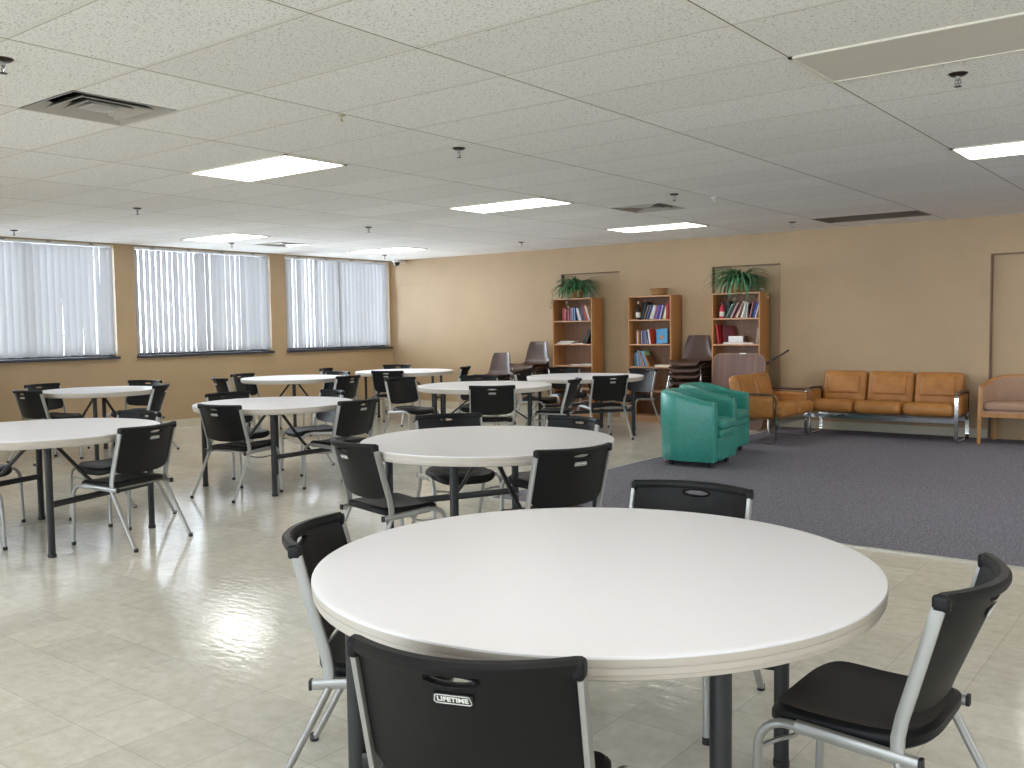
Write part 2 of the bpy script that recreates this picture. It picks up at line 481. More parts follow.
setting(wl, 'tan painted wall with three blind-covered windows', 'wall')
wo = relief(lu, lv, ldepth, lambda u, v, d: (XL-.22-d, u, v), 0).build('wall_outside', mat('outside_render', (.4, .38, .35), .9))
setting(wo, 'outer face of the window wall', 'wall')
pale_m = mat('off_white_paint', (.74, .70, .62), .6)
SW = [(4.6, 7.9), (8.4, 11.5)]  # unseen side windows, added to brighten the far ceiling
su = sorted({YF-.25, YB+.04} | {q for w in SW for q in w})
def sdepth(i, j):
    u = (su[i]+su[i+1])/2
    return None if j == 1 and any(a < u < b for a, b in SW) else 0
FZ0, FZ1 = .75, 2.35
setting(relief(su, [0, FZ0, FZ1, H], sdepth, lambda u, v, d: (XR+d, u, v), .2).build('wall_right', pale_m), 'off-white wall opposite the blinds, outside the picture', 'wall')
FW = [(-11.4, -7.6), (-7.0, -3.2), (-2.6, 1.2), (1.8, 5.0)]  # invented openings behind the camera, there to bring in more daylight
fu = sorted({XL-.25, XR+.25} | {q for w in FW for q in w}); FZ0, FZ1 = .75, 2.35
def fdepth(i, j):
    u = (fu[i]+fu[i+1])/2
    return None if j == 1 and any(a < u < b for a, b in FW) else 0
setting(relief(fu, [0, FZ0, FZ1, H], fdepth, lambda u, v, d: (u, YF-d, v), .2).build('wall_front', pale_m), 'off-white wall behind the camera, windows added for daylight', 'wall')
# baseboards
mb = MB()
xs = [XL, -8.35, -7.30, -5.82, -4.84, -2.33, -1.25, XR]
for a, b in ((XL, -8.35), (-7.30, -5.82), (-4.84, -2.33), (-1.25, XR)):
    mb.box(((a+b)/2, YB-.006, .055), (b-a, .012, .11))
setting(mb.build('baseboard_back', baseb_m), 'cream baseboard along the bookcase wall', 'baseboard')
setting(MB().box((XL+.006, (YF+YB)/2, .055), (.012, YB-YF-.02, .11)).build('baseboard_left', baseb_m), 'cream baseboard under the windows', 'baseboard')

# windows and blinds
WORDS = ['first window, cut off by the picture edge', 'middle window between the two tan pillars', 'last window, in the corner by the bookcase wall']
BL = ['grey-white vertical blind cut off by the picture edge, with a few bright gaps', 'white vertical blind on the middle window between the two pillars', 'white vertical blind on the window in the corner of the room']
for k, (a, b) in enumerate(WIN):
    w = MB(); xo = XL-.17
    for z in (ZS+.02, ZT-.02): w.box((xo, (a+b)/2, z), (.05, b-a, .04))
    for y in (a+.02, b-.02, (a+b)/2): w.box((xo, y, (ZS+ZT)/2), (.05, .04, ZT-ZS-.08))
    wo_ = w.build('window_%d' % (k+1), alu_m); setting(wo_, WORDS[k], 'window')
    MB().box((xo, (a+b)/2, (ZS+ZT)/2), (.006, b-a-.08, ZT-ZS-.08)).build('pane', glass_m, wo_)
    s_ = MB().box((XL-.055, (a+b)/2, ZS-.012), (.20, b-a, .03)).box((XL+.03, (a+b)/2, ZS-.014), (.04, b-a+.03, .036)).build('sill', sill_m, wo_)
    bl = empty('vertical_blind', (XL-.05, (a+b)/2, ZT))
    tag(bl, BL[k], 'blind', 'vertical blinds')
    L = b-a
    hr = MB().rect([(0, -L/2+.01, -.022), (0, L/2-.01, -.022)], .024, .02)
    cl = hr
    for q in range(4): cl.box((.03, -L/2+.3+q*(L-.6)/3, -.012), (.02, .05, .018), 1)
    hr.build('headrail', [white_pl, mat('clip_grey', (.35, .35, .36), .4, .5)], bl)
    pitch = .0875; nv = int(L/pitch)
    vm = MB()
    for q in range(nv):
        y = -L/2 + (q+.5)*L/nv
        base = (47, 72, 83)[k]
        ang = R(base + random.uniform(-5, 5) + (random.choice((-12, 0, 0, 8, 20)) if k == 0 else random.choice((-8, 0, 0, 4))))
        dx, dy = math.sin(ang), math.cos(ang)
        z0, z1 = -.05, -(ZT-ZS)+.028+random.uniform(-.004, .004)
        g = []
        sk = random.uniform(-.006, .006) if k == 0 else 0
        for i in range(5):
            t = (i/4-.5)*.089
            bow = .006*(1-(2*i/4-1)**2)
            g.append([(dx*t+dy*bow, y+dy*t-dx*bow, z0), (dx*t+dy*bow, y+dy*t-dx*bow+sk, z1)])
        n = len(g)
        vs = [p for row in g for p in row]
        vm.add(vs, [(2*i, 2*i+1, 2*i+3, 2*i+2) for i in range(n-1)], 0, True)
    vm.build('slats', vane_m, bl)

for k, (a, b) in enumerate(SW):
    w = MB(); xo = XR+.15
    for z in (FZ0+.02, FZ1-.02): w.box((xo, (a+b)/2, z), (.05, b-a, .04))
    for q in range(4): w.box((xo, a+.02+(b-a-.04)*q/3, (FZ0+FZ1)/2), (.05, .04, FZ1-FZ0-.08))
    w_ = w.build('window_%d' % (k+8), alu_m); setting(w_, 'unseen window opposite the blinds, added for daylight', 'window')
    MB().box((xo, (a+b)/2, (FZ0+FZ1)/2), (.006, b-a-.08, FZ1-FZ0-.08)).build('pane', glass_m, w_)
for k, (a, b) in enumerate(FW):
    w = MB(); yo = YF-.15
    for z in (FZ0+.02, FZ1-.02): w.box(((a+b)/2, yo, z), (b-a, .05, .04))
    for q in range(4): w.box((a+.02+(b-a-.04)*q/3, yo, (FZ0+FZ1)/2), (.04, .05, FZ1-FZ0-.08))
    w_ = w.build('window_%d' % (k+4), alu_m); setting(w_, 'unseen window behind the camera, added for daylight', 'window')
    MB().box(((a+b)/2, yo, (FZ0+FZ1)/2), (b-a-.08, .006, FZ1-FZ0-.08)).build('pane', glass_m, w_)
# carpet with its metal edge strip
CX0, CY0, CX1 = -4.77, 5.80, 2.2
cp = MB().box(((CX0+CX1)/2, (CY0+YB)/2, .004), (CX1-CX0, YB-CY0-.03, .008)).build('carpet', carpet_m)
tag(cp, 'dark blue-grey low pile carpet covering the lounge end of the floor', 'carpet')
st = MB().box(((CX0+CX1)/2, CY0-.008, .004), (CX1-CX0, .03, .009)).box((CX0-.006, (CY0+YB)/2, .004), (.02, YB-CY0, .009))
st.build('edge_strip', mat('edge_strip_metal', (.55, .53, .48), .4, .5), cp)

# ------------------------------------------------------------------ ceiling fittings
LX = [-10.929, -6.2904, -1.652, 2.986]
LY = [-1.698, 1.2125, 4.1235, 7.0345, 9.9455]
LL = {(0, 3): 'lit ceiling panel over the window-side tables, beside the middle window', (0, 4): 'lit ceiling panel by the corner window, far end of the window row',
      (1, 2): 'largest-looking lit ceiling panel, above the white tables', (1, 3): 'lit ceiling panel in the middle row, between two others, before the square diffuser',
      (1, 4): 'lit ceiling panel just before the bookcase wall', (2, 2): 'unlit yellowed ceiling panel above the lounge', (2, 3): 'lit ceiling panel over the carpet, cut off by the picture edge',
      (2, 4): 'lit ceiling panel sliver over the wooden bench, at the picture edge'}
def ceiling_light(x, y, lit, label):
    r = empty('ceiling_light', (x+TX/2, y+TY/2, H))
    tag(r, label, 'ceiling light', 'ceiling light panels')
    f = MB(); a, b = TX/2-.012, TY/2-.012
    for sx, sy, lx, ly in ((0, 1, 2*a, .018), (0, -1, 2*a, .018), (1, 0, .018, 2*b), (-1, 0, .018, 2*b)):
        f.box((sx*(a-.009), sy*(b-.009), -.004), (lx, ly, .012))
    f.build('frame', lframe_m, r)
    d = MB().box((0, 0, -.0035), (2*a-.034, 2*b-.034, .005)).build('diffuser', diff_m if lit else unlit_m, r)
    return r
for i, x in enumerate(LX):
    for j, y in enumerate(LY):
        if (i, j) == (0, 2): continue
        ceiling_light(x, y, (i, j) != (2, 2), LL.get((i, j), 'lit ceiling panel outside the picture'))

def diffuser(x, y, s_, label):
    r = empty('air_diffuser', (x+s_/2, y+s_/2, H)); tag(r, label, 'air vent', 'ceiling air diffusers')
    a = s_/2
    d = MB(); 
    d.box((0, 0, .132), (s_-.01, s_-.01, .01))
    for sx, sy in ((1, 0), (-1, 0), (0, 1), (0, -1)):
        d.box((sx*(a-.008), sy*(a-.008), .067), (.01 if sx else s_-.03, .01 if sy else s_-.03, .12))
    d.build('duct_box', duct_m, r)
    for q, (o, i_, z0, z1) in enumerate(((a-.012, a-.075, -.004, .045), (a-.095, a-.15, -.002, .045), (a-.165, a-.21, 0., .045))):
        f = MB()
        for t in range(4):
            M = Matrix.Rotation(t*PI/2, 4, 'Z')
            f.add([(-o, -o, z0), (o, -o, z0), (i_, -i_, z1), (-i_, -i_, z1), (-o, -o, z0+.006), (o, -o, z0+.006), (i_, -i_, z1+.006), (-i_, -i_, z1+.006)],
                  [(0, 1, 2, 3), (4, 7, 6, 5), (0, 4, 5, 1), (3, 2, 6, 7)], 0, False, M)
        f.build('louvre', vent_m, r)
    MB().rbox((0, 0, .01), (.15, .15, .02), .006, n=4).build('centre_plate', vent_m, r)
for v in VENTS: diffuser(*v)
gr = empty('return_air_grille', ((GR[0]+GR[2])/2, (GR[1]+GR[3])/2, H))
tag(gr, 'dark brown return air grille in the ceiling before the long leather sofa', 'air vent')
gw, gh = GR[2]-GR[0], GR[3]-GR[1]
MB().box((0, 0, .1), (gw-.01, gh-.01, .01)).build('duct_back', duct_m, gr)
f = MB()
for sx, sy, lx, ly in ((0, 1, gw, .025), (0, -1, gw, .025), (1, 0, .025, gh), (-1, 0, .025, gh)): f.box((sx*(gw/2-.0125), sy*(gh/2-.0125), .004), (lx, ly, .016))
f.build('frame', grille_m, gr)
f = MB()
for q in range(20):
    yy = -gh/2+.03+q*(gh-.06)/19
    f.box((0, 0, 0), (gw-.05, .022, .003), 0, Matrix.Translation((0, yy, .015)) @ Matrix.Rotation(R(40), 4, 'X'))
f.build('slats', grille_m, gr)

SPR = [(-4.26, 1.92, 'ceiling sprinkler beside the big square diffuser, cut by the picture edge'), (-4.14, 4.77, 'ceiling sprinkler between the big lit panel and the tile with a hook'),
       (-1.12, 4.95, 'ceiling sprinkler just beyond the unlit yellowed panel'), (-4.14, 7.75, 'ceiling sprinkler above the square diffuser before the bookcases'),
       (-8.1, 10.64, 'ceiling sprinkler close to the bookcase wall, over the stacked shell chairs'), (-8.43, 4.99, 'ceiling sprinkler alone above the pillar beside the first window'),
       (-11.21, 5.09, 'ceiling sprinkler above the first window'), (-8.14, 7.74, 'ceiling sprinkler in front of the corner window light panel'),
       (-4.25, 10.88, 'ceiling sprinkler beside the brown return grille'), (-10.93, 7.84, 'tiny ceiling sprinkler at the lit panel by the middle window'), (-11.1, 10.9, 'tiny ceiling sprinkler by the corner camera')]
sp0 = None
for (x, y, lab) in SPR:
    if sp0 is None:
        r = empty('ceiling_sprinkler', (x, y, H))
        MB().lathe([(.001, -.012), (.03, -.012), (.042, -.003), (.045, 0)], k=20).build('escutcheon', bronze_m, r)
        MB().lathe([(.001, -.012), (.011, -.013), (.011, -.03), (.006, -.034), (.006, -.05)], k=12).tube([(.012, 0, -.03), (.014, 0, -.045), (.003, 0, -.06)], .003, k=6).tube([(-.012, 0, -.03), (-.014, 0, -.045), (-.003, 0, -.06)], .003, k=6).build('body', mat('sprinkler_chrome', (.5, .5, .5), .25, 1), r)
        MB().lathe([(.001, -.058), (.017, -.06), (.017, -.063), (.001, -.064)], k=14).build('deflector', bronze_m, r)
        sp0 = r
    else:
        r = copy_tree(sp0); r.location = (x, y, H)
    tag(r, lab, 'sprinkler', 'ceiling sprinklers')
hk = MB().box((0, 0, -.004), (.05, .02, .006)).tube([(0, 0, -.005), (0, 0, -.035), (.012, 0, -.045), (.022, 0, -.035)], .004, k=6).build('ceiling_hook', white_pl)
hk.location = (-3.97, 8.2, H); tag(hk, 'small white hook hanging from the ceiling grid near the middle bookcases', 'hook')
hk2 = MB().box((0, 0, -.004), (.03, .03, .006)).tube([(0, 0, -.005), (0, 0, -.03), (.01, 0, -.036)], .006, k=6).build('ceiling_clip', mat('yellowed_clip', (.5, .42, .25), .5))
hk2.location = (-3.98, 3.6, H); tag(hk2, 'tiny yellowed clip under the stained ceiling tile', 'clip')

cam_ = empty('security_camera', (-11.72, 11.80, H)); tag(cam_, 'dome security camera in the corner above the last window', 'camera')
MB().lathe([(.001, 0), (.075, 0), (.075, -.03), (.065, -.045), (.001, -.046)], k=24).box((.02, .11, -.03), (.06, .12, .05)).build('housing', white_pl, cam_)
MB().lathe([(.056, -.046), (.054, -.065), (.043, -.09), (.025, -.105), (.001, -.11)], k=24).build('dome', dome_m, cam_)

# ------------------------------------------------------------------ black stacking chair (origin: floor below the top of the back, faces +Y)
def post_y(z):
    pr = [(.38, .135), (.43, .134), (.48, .124), (.54, .107), (.66, .074), (.80, .036)]
    for (a, ya), (b, yb) in zip(pr, pr[1:]):
        if z <= b: return ya + (yb-ya)*(z-a)/(b-a)
    return pr[-1][1]
HOLE = (.738, .054, .013)
def back_pt(x, z):
    q = x/.222
    sag = .036 + .044*max(0, (z-.46)/.34)
    return Vector((x, post_y(z) - sag*(1-q*q) + .006, z))
def make_back():
    xs = [-.222, -.20, -.17, -.14, -.11, -.085]+[-.066+i*.0066 for i in range(21)]+[.085, .11, .14, .17, .20, .222]
    zs = [.0, .1, .25, .42, .60, .74, .82]+[.845+i*.0085 for i in range(10)]+[.945, .97, 1.0]
    def zmap(t, x):
        q = x/.222
        bot = .468 + .020*abs(q)**3 + (.03*max(0, (abs(q)-.85)/.15)**2)
        top = .768
        return bot + (top-bot)*t
    V = [[(x, zmap(t, x)) for t in zs] for x in xs]
    hz, ha, hb = HOLE
    keep = {}
    nx, nz = len(xs), len(zs)
    for i in range(nx-1):
        for j in range(nz-1):
            c = [V[i][j], V[i+1][j], V[i+1][j+1], V[i][j+1]]
            mx = sum(p[0] for p in c)/4; mz = sum(p[1] for p in c)/4
            keep[i, j] = (mx/ha)**2 + ((mz-hz)/hb)**2 > 1
    # pull the hole's edge onto the ellipse
    for i in range(1, nx-1):
        for j in range(1, nz-1):
            st_ = [keep[a, b] for a in (i-1, i) for b in (j-1, j)]
            if any(st_) and not all(st_):
                x, z = V[i][j]; d = math.sqrt((x/ha)**2+((z-hz)/hb)**2)
                V[i][j] = (x/d, hz+(z-hz)/d)
    mb = MB(); th = .012; vs = []; fs = []
    for side in (0, 1):
        for i in range(nx):
            for j in range(nz):
                p = back_pt(*V[i][j])
                vs.append(p + Vector((0, -th if side else 0, 0)))
    N = nx*nz; cnt = {}
    for (i, j), k in keep.items():
        if not k: continue
        q = (i*nz+j, (i+1)*nz+j, (i+1)*nz+j+1, i*nz+j+1)
        fs.append(q); fs.append(tuple(N+a for a in q[::-1]))
        for a, b in zip(q, q[1:]+q[:1]): cnt[tuple(sorted((a, b)))] = cnt.get(tuple(sorted((a, b))), 0)+1
    for (a, b), c in cnt.items():
        if c == 1: fs.append((a, b, N+b, N+a))
    mb.add(vs, fs, 0, True)
    # thick rolled lip over the top, with square ends hooding the posts
    path = [back_pt(-.222+.444*i/24, .766) + Vector((0, -.008, 0)) for i in range(25)]
    path = [path[0]+Vector((-.012, .002, 0))] + path + [path[-1]+Vector((.012, .002, 0))]
    sect = [(-.013, -.014), (.013, -.014), (.018, -.004), (.018, .006), (.011, .013), (-.006, .014), (-.014, .007), (-.016, -.004)]
    mb.sweep(path, sect, 0)
    for s_ in (-1, 1):
        mb.rbox((s_*.2285, post_y(.758)-.002, .757), (.023, .040, .038), .009, n=5)
    return mb
def make_seat():
    mb = MB(); n = 44; rings = [0, .35, .62, .82, .93, .98, 1.0]
    def outline(a):
        c, s_ = math.cos(a), math.sin(a)
        e = 2/4.2
        x = math.copysign(abs(c)**e, c); y = math.copysign(abs(s_)**e, s_)
        w = .212 + .006*y
        return x*w, .292 + y*(.188 if y > 0 else .222)
    def top(x, y):
        v = (y-.07)/.41
        z = .428 - .020*math.sin(min(1, max(0, v*1.05))*PI)*(1-(x/.23)**2*.7)
        if v > .78: z -= .035*((v-.78)/.22)**2
        if v < .14: z += .012*((.14-v)/.14)
        return z
    vs = [(0, .292, top(0, .292))]; fs = []
    def addring(f):
        b = len(vs)
        for i in range(n): vs.append(f(i))
        return b
    prev = None
    for r_ in rings[1:]:
        def f(i, r_=r_):
            x, y = outline(2*PI*i/n); x, y = x*r_, .292+(y-.292)*r_
            return (x, y, top(x, y) - (.004 if r_ > .97 else 0) - (.006 if r_ == 1 else 0) + (.004 if .9 < r_ < .97 else 0))
        b = addring(f)
        if prev is None: fs += [(0, b+i, b+(i+1) % n) for i in range(n)]
        else: fs += [(prev+i, b+i, b+(i+1) % n, prev+(i+1) % n) for i in range(n)]
        prev = b
    for dz, r_ in ((-.03, 1.0), (-.038, .97), (-.026, .9)):
        def f(i, r_=r_, dz=dz):
            x, y = outline(2*PI*i/n); z = top(x, y)
            return (x*r_, .292+(y-.292)*r_, z+dz)
        b = addring(f); fs += [(prev+i, b+i, b+(i+1) % n, prev+(i+1) % n) for i in range(n)]; prev = b
    vs.append((0, .292, .385)); fs += [(prev+(i+1) % n, prev+i, len(vs)-1) for i in range(n)]
    return mb.add(vs, fs, 0, True)
def make_badge(parent):
    z0 = .698
    p = back_pt(0, z0) + Vector((0, -.0125, 0)); p2 = back_pt(0, z0+.02) + Vector((0, -.0125, 0))
    up = (p2-p).normalized(); nrm = Vector((1, 0, 0)).cross(up).normalized()   # towards +? fix below
    if nrm.y > 0: nrm = -nrm
    xax = up.cross(nrm)
    M = Matrix((xax, up, nrm)).transposed().to_4x4(); M.translation = p
    mb = MB()
    mb.rbox((0, 0, .0015), (.080, .024, .004), .0018, 0, n=4, M=M)
    w, h = .0375, .0098
    loop = [(-w, -h+.004), (-w+.003, h-.002), (-w+.006, h), (w-.006, h), (w-.003, h-.002), (w, -h+.004), (w-.004, -h), (-w+.004, -h)]
    mb.sweep([(x, y, .0038) for x, y in loop], [(-.0008, -.0006), (.0008, -.0006), (.0008, .0006), (-.0008, .0006)], 1, up=(0, 0, 1), closed=True, smooth=False, M=M)
    cu_ = bpy.data.curves.new('lettering', 'FONT'); cu_.body = 'LIFETIME'; cu_.size = .0155; cu_.align_x = 'CENTER'; cu_.align_y = 'CENTER'
    cu_.extrude = .0006; cu_.offset = .0004; cu_.space_character = 1.02; cu_.resolution_u = 2
    to = bpy.data.objects.new('lettering', cu_); COL.objects.link(to)
    me = bpy.data.meshes.new_from_object(to)
    xs = [v.co.x for v in me.vertices]; k = .062/(max(xs)-min(xs))
    mb.add([(v.co.x*k, v.co.y*.95, v.co.z+.0042) for v in me.vertices], [tuple(q.vertices) for q in me.polygons], 1, False, M)
    bpy.data.objects.remove(to); bpy.data.curves.remove(cu_); bpy.data.meshes.remove(me)
    return mb.build('badge', [badge_m, badge_txt], parent)
def make_chair():
    r = empty('stacking_chair')
    make_seat().build('seat', black_m, r)
    b = make_back().build('backrest', black_m, r)
    hz, ha, hb = HOLE
    ring = [back_pt(math.cos(a)*(ha-.001), hz+math.sin(a)*(hb-.001)) + Vector((0, -.006, 0)) for a in [2*PI*i/28 for i in range(28)]]
    MB().sweep(ring, [(.0045*math.cos(2*PI*i/8), .011*math.sin(2*PI*i/8)) for i in range(8)], up=(0, 1, 0), closed=True).build('handle_rim', black_m, b)
    make_badge(b)
    for s_ in (-1, 1):
        x = s_*.231
        zz = [.385, .43, .455, .48, .51, .54, .60, .66, .71, .745]
        MB().rect([(x, post_y(z), z) for z in zz], .0075, .0155, c=.3, up=(0, 1, 0)).build('back_post', silver_m, r)
        rail = [(x, .085, .378), (x, .13, .381), (x, .25, .388), (x, .33, .393), (x, .375, .395)]
        ra = MB().rect(rail, .0115, .0145, c=.3).build('side_rail', silver_m, r)
        MB().rbox((x, .083, .378), (.026, .012, .031), .004, n=3).build('end_cap', cap_m, ra)
        # front leg: bends down from the rail
        pts = [(x, .375, .395)] + [(x, .398+.075*math.sin(R(a)), .32+.075*math.cos(R(a))) for a in range(0, 91, 15)] + [(x, .478, .20), (x*1.01, .484, .012)]
        lg = MB().oval(pts, .0115, .0135, k=12, up=(0, 0, 1) if False else (1, 0, 0)).build('leg', silver_m, r)
        MB().lathe([(.001, 0), (.0135, 0), (.0145, .004), (.0145, .022), (.012, .024)], k=12, M=Matrix.Translation((x*1.01, .484, 0))).build('foot_cap', cap_m, lg)
        pts = [(x, .135, .372), (x*1.005, .083, .27), (x*1.02, .003, .12), (x*1.035, -.057, .012)]
        lg = MB().oval(pts, .0115, .0145, k=12, up=(1, 0, 0)).build('leg', silver_m, r)
        MB().lathe([(.001, 0), (.014, 0), (.015, .004), (.015, .02), (.012, .024)], k=12, M=Matrix.Translation((x*1.035, -.06, 0))).build('foot_cap', cap_m, lg)
    st_ = [(-.231, .474, .315), (-.20, .455, .322), (-.15, .447, .315), (-.08, .443, .297), (0, .442, .29), (.08, .443, .297), (.15, .447, .315), (.20, .455, .322), (.231, .474, .315)]
    MB().tube(st_, .0065, k=8).build('stretcher', silver_m, r)
    MB().rect([(-.231, .16, .378), (.231, .16, .378)], .012, .006, c=.2).build('seat_crossbar', silver_m, r)
    return r
T = {1: 'the big front table', 2: 'the table just behind the big front one', 3: 'the table cut by the picture edge', 4: 'the table below the pillar between second and third blinds',
     5: 'the table against the wall under the first blind', 6: 'the table under the corner blind', 7: 'the table in the room corner', 8: 'the table before the brown shell chairs', 9: 'the table before the bookcases'}
CH = [
 (-1.143, 1.28, 110, 'black chair cut off by the bottom edge, badge facing us, big front table'),
 (-2.26, 1.85, 33, 'black chair standing alone on the window side of the big front table'),
 (-0.47, 2.43, 180, 'black chair seen sideways with its whole seat showing, carpet side of the big front table'),
 (-1.64, 3.23, 275, 'black chair behind the big front table, only its top showing before the carpet'),
 (-2.6, 3.87, 162, 'black chair, badge facing us, carpet side of the table behind the front one'),
 (-3.797, 3.411, 76, 'black chair, back to us, window side of the table behind the front one'),
 (-4.38, 4.87, 328, 'black chair facing us behind the second big table, window side of the pair'),
 (-3.478, 5.165, 258, 'black chair facing us behind the second big table, carpet side of its pair'),
 (-5.57, 3.35, 194, 'black chair, back to us, legs fully showing, at the table cut by the picture edge'),
 (-6.60, 3.90, 276, 'black chair facing us across the table cut by the picture edge'),
 (-6.477, 2.209, 86, 'black chair at the picture edge, only its closer front leg showing'),
 (-7.44, 2.83, 12, 'black chair at the picture edge, its one visible leg beside a dark table leg'),
 (-6.598, 4.525, 98, 'black chair, back to us, window side of the table below the second pillar'),
 (-5.91, 5.505, 184, 'black chair, back to us, bookcase side of the table below the second pillar'),
 (-7.815, 5.481, 356, 'black chair facing us, window side of the table below the second pillar'),
 (-7.05, 6.22, 254, 'black chair facing us, half hidden, at the table below the second pillar'),
 (-10.15, 4.63, 97, 'black chair with its back to us at the table under the first blind'),
 (-11.2, 5.3, 15, 'black chair facing us, under the first blind, closer to the picture edge'),
 (-10.7, 6.38, 292, 'black chair facing us by the wall below the first pillar'),
 (-9.679, 5.979, 222, 'black chair seen obliquely from behind, pillar side of the first-blind table'),
 (-10.3, 7.1, 75, 'black chair seen edge-on, window side of the table under the corner blind'),
 (-10.93, 7.91, 15, 'black chair facing us before the wall under the middle blind'),
 (-10.05, 8.95, 270, 'black chair facing us behind the table under the corner blind, lower and overlapped'),
 (-11.1, 9.55, 28, 'black chair seen edge-on between the two tables by the corner window'),
 (-9.05, 8.24, 190, 'black chair, back to us, bookcase side of the table under the corner blind'),
 (-9.53, 9.34, 115, 'black chair, back to us, at the table in the room corner'),
 (-10.95, 11, 298, 'black chair facing us in the room corner behind the last table'),
 (-8.1, 8.13, -5, 'black chair facing sideways, window side of the table before the shell chairs'),
 (-6.07, 7.45, 129, 'black chair, back square to us, before the shell-chair table'),
 (-7.5, 8.95, 305, 'black chair facing us behind the table before the shell chairs'),
 (-9.4, 10.95, 208, 'black chair seen edge-on by the wall, before the lower stack of shell chairs'),
 (-5.972, 8.862, 203, 'black chair seen edge-on, bookcase side of the table before the shell chairs'),
 (-7.65, 9.98, 10, 'black chair, small blue-black back before the taller stack of shell chairs'),
 (-5.95, 9.58, 150, 'black chair, back square to us, at the table before the bookcases'),
 (-7.8, 11.2, 325, 'black chair facing us before the bookcase next to the shell chairs'),
 (-6.45, 11.22, 260, 'black chair facing us before the bookcase under the wicker bowl'),
]
ch0 = None
for k, (x, y, a, lab) in enumerate(CH):
    if ch0 is None: ch0 = make_chair(); c = ch0
    else: c = copy_tree(ch0)
    c.location = (x, y, 0); c.rotation_euler = (0, 0, R(a-90))
    tag(c, lab, 'chair', 'black stacking chairs around the white tables')

# ------------------------------------------------------------------ round folding tables
def make_table(x, y, Rr, ang, label):
    r = empty('round_folding_table', (x, y, 0), R(ang))
    tag(r, label, 'table', 'round white folding tables')
    Z = .737
    mb = MB()
    prof = [(.001, Z), (Rr*.5, Z), (Rr-.02, Z), (Rr-.005, Z), (Rr-.0015, Z-.0012), (Rr, Z-.004), (Rr, Z-.006)]
    mb.lathe(prof, 0, 96)
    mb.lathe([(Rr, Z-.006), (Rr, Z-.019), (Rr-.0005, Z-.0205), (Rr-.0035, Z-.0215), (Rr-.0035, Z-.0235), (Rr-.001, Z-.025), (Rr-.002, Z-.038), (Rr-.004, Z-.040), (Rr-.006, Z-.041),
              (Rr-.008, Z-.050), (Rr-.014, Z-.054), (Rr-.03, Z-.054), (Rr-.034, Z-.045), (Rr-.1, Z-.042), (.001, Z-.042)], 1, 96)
    mb.build('tabletop', [top_m, edge_shade_m], r, 30)
    k = Rr/.75
    ax, ay = .44*k, .505*k
    for sy in (-1, 1):
        for sx in (-1, 1):
            lg = MB().oval([(sx*ax, sy*ay, .696), (sx*ax, sy*ay, .015)], .0235, .0185, k=16, up=(0, 1, 0)).build('leg', tleg_m, r)
            MB().lathe([(.001, 0), (.021, 0), (.025, .003), (.0255, .022), (.02, .026)], k=16, M=Matrix.Translation((sx*ax, sy*ay, 0))).build('foot_cap', cap_m, lg)
        MB().rect([(-ax, sy*ay, .325), (ax, sy*ay, .325)], .010, .019, c=.2).build('crossbar', tleg_m, r)
        MB().rect([(-ax-.03, sy*ay, .685), (ax+.03, sy*ay, .685)], .016, .012, c=.2).build('leg_mount', tleg_m, r)
        MB().rect([(0, sy*.06, .675), (0, sy*ay*.72, .43), (0, sy*ay, .335)], .011, .009, c=.2).build('brace', tleg_m, r)
    MB().rect([(0, -.12, .684), (0, .12, .684)], .03, .012, c=.2).build('brace_mount', tleg_m, r)
    return r
TB = [(-1.405, 2.151, .760, 15, 'big round white table filling the lower middle of the picture, legs dark'),
 (-3.43, 4.16, .728, 65, 'round white table just behind the big front table, before the carpet edge'),
 (-6.38, 3.02, .75, 108, 'round white table cut off by the picture edge, half out of view'),
 (-6.80, 5.27, .69, 92, 'round white table below the pillar between second and third blinds'),
 (-10.13, 5.45, .625, 98, 'round white table against the wall under the first blind'),
 (-10.05, 8.13, .69, 92, 'round white table under the corner blind, chairs on every side'),
 (-9.92, 10.10, .73, 124, 'round white table in the far corner of the room, by the bare tan wall'),
 (-6.65, 8.03, .745, 126, 'round white table before the brown stacked shell chairs, badge chair at its front'),
 (-6.63, 10.02, .745, 56, 'round white table directly before the first two bookcases')]
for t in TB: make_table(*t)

# ------------------------------------------------------------------ bookcases
def bookcase(x0, x1, label):
    yf, h = 11.62, 1.785; d = .30; w = x1-x0; t = .019
    r = empty('bookcase', ((x0+x1)/2, yf+d/2, 0)); tag(r, label, 'bookcase', 'oak bookcases along the wall')
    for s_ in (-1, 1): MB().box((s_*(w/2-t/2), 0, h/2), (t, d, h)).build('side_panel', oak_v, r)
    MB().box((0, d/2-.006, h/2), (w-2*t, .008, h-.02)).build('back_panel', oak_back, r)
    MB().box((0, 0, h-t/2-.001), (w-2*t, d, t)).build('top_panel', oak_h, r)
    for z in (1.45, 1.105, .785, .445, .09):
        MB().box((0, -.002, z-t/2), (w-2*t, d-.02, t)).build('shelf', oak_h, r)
    MB().box((0, -d/2+.02, .035), (w-2*t, .018, .07)).build('plinth', oak_h, r)
    return r
BC = [(-8.27, -7.56), (-6.95, -6.26), (-5.65, -4.97)]
bookcase(*BC[0], 'oak bookcase under the small fern, beside the taller stack of shell chairs')
bookcase(*BC[1], 'oak bookcase under the wicker bowl, three shelves of books')
bookcase(*BC[2], 'oak bookcase under the large fern, behind the folded brown table')
YS = 11.64
BN = ['small-fern bookcase', 'wicker-bowl bookcase', 'large-fern bookcase']
SN = {1.45: 'top shelf', 1.105: 'second shelf', .785: 'third shelf'}
ORD = 'first second third fourth fifth sixth seventh eighth ninth tenth eleventh twelfth thirteenth fourteenth fifteenth sixteenth'.split()
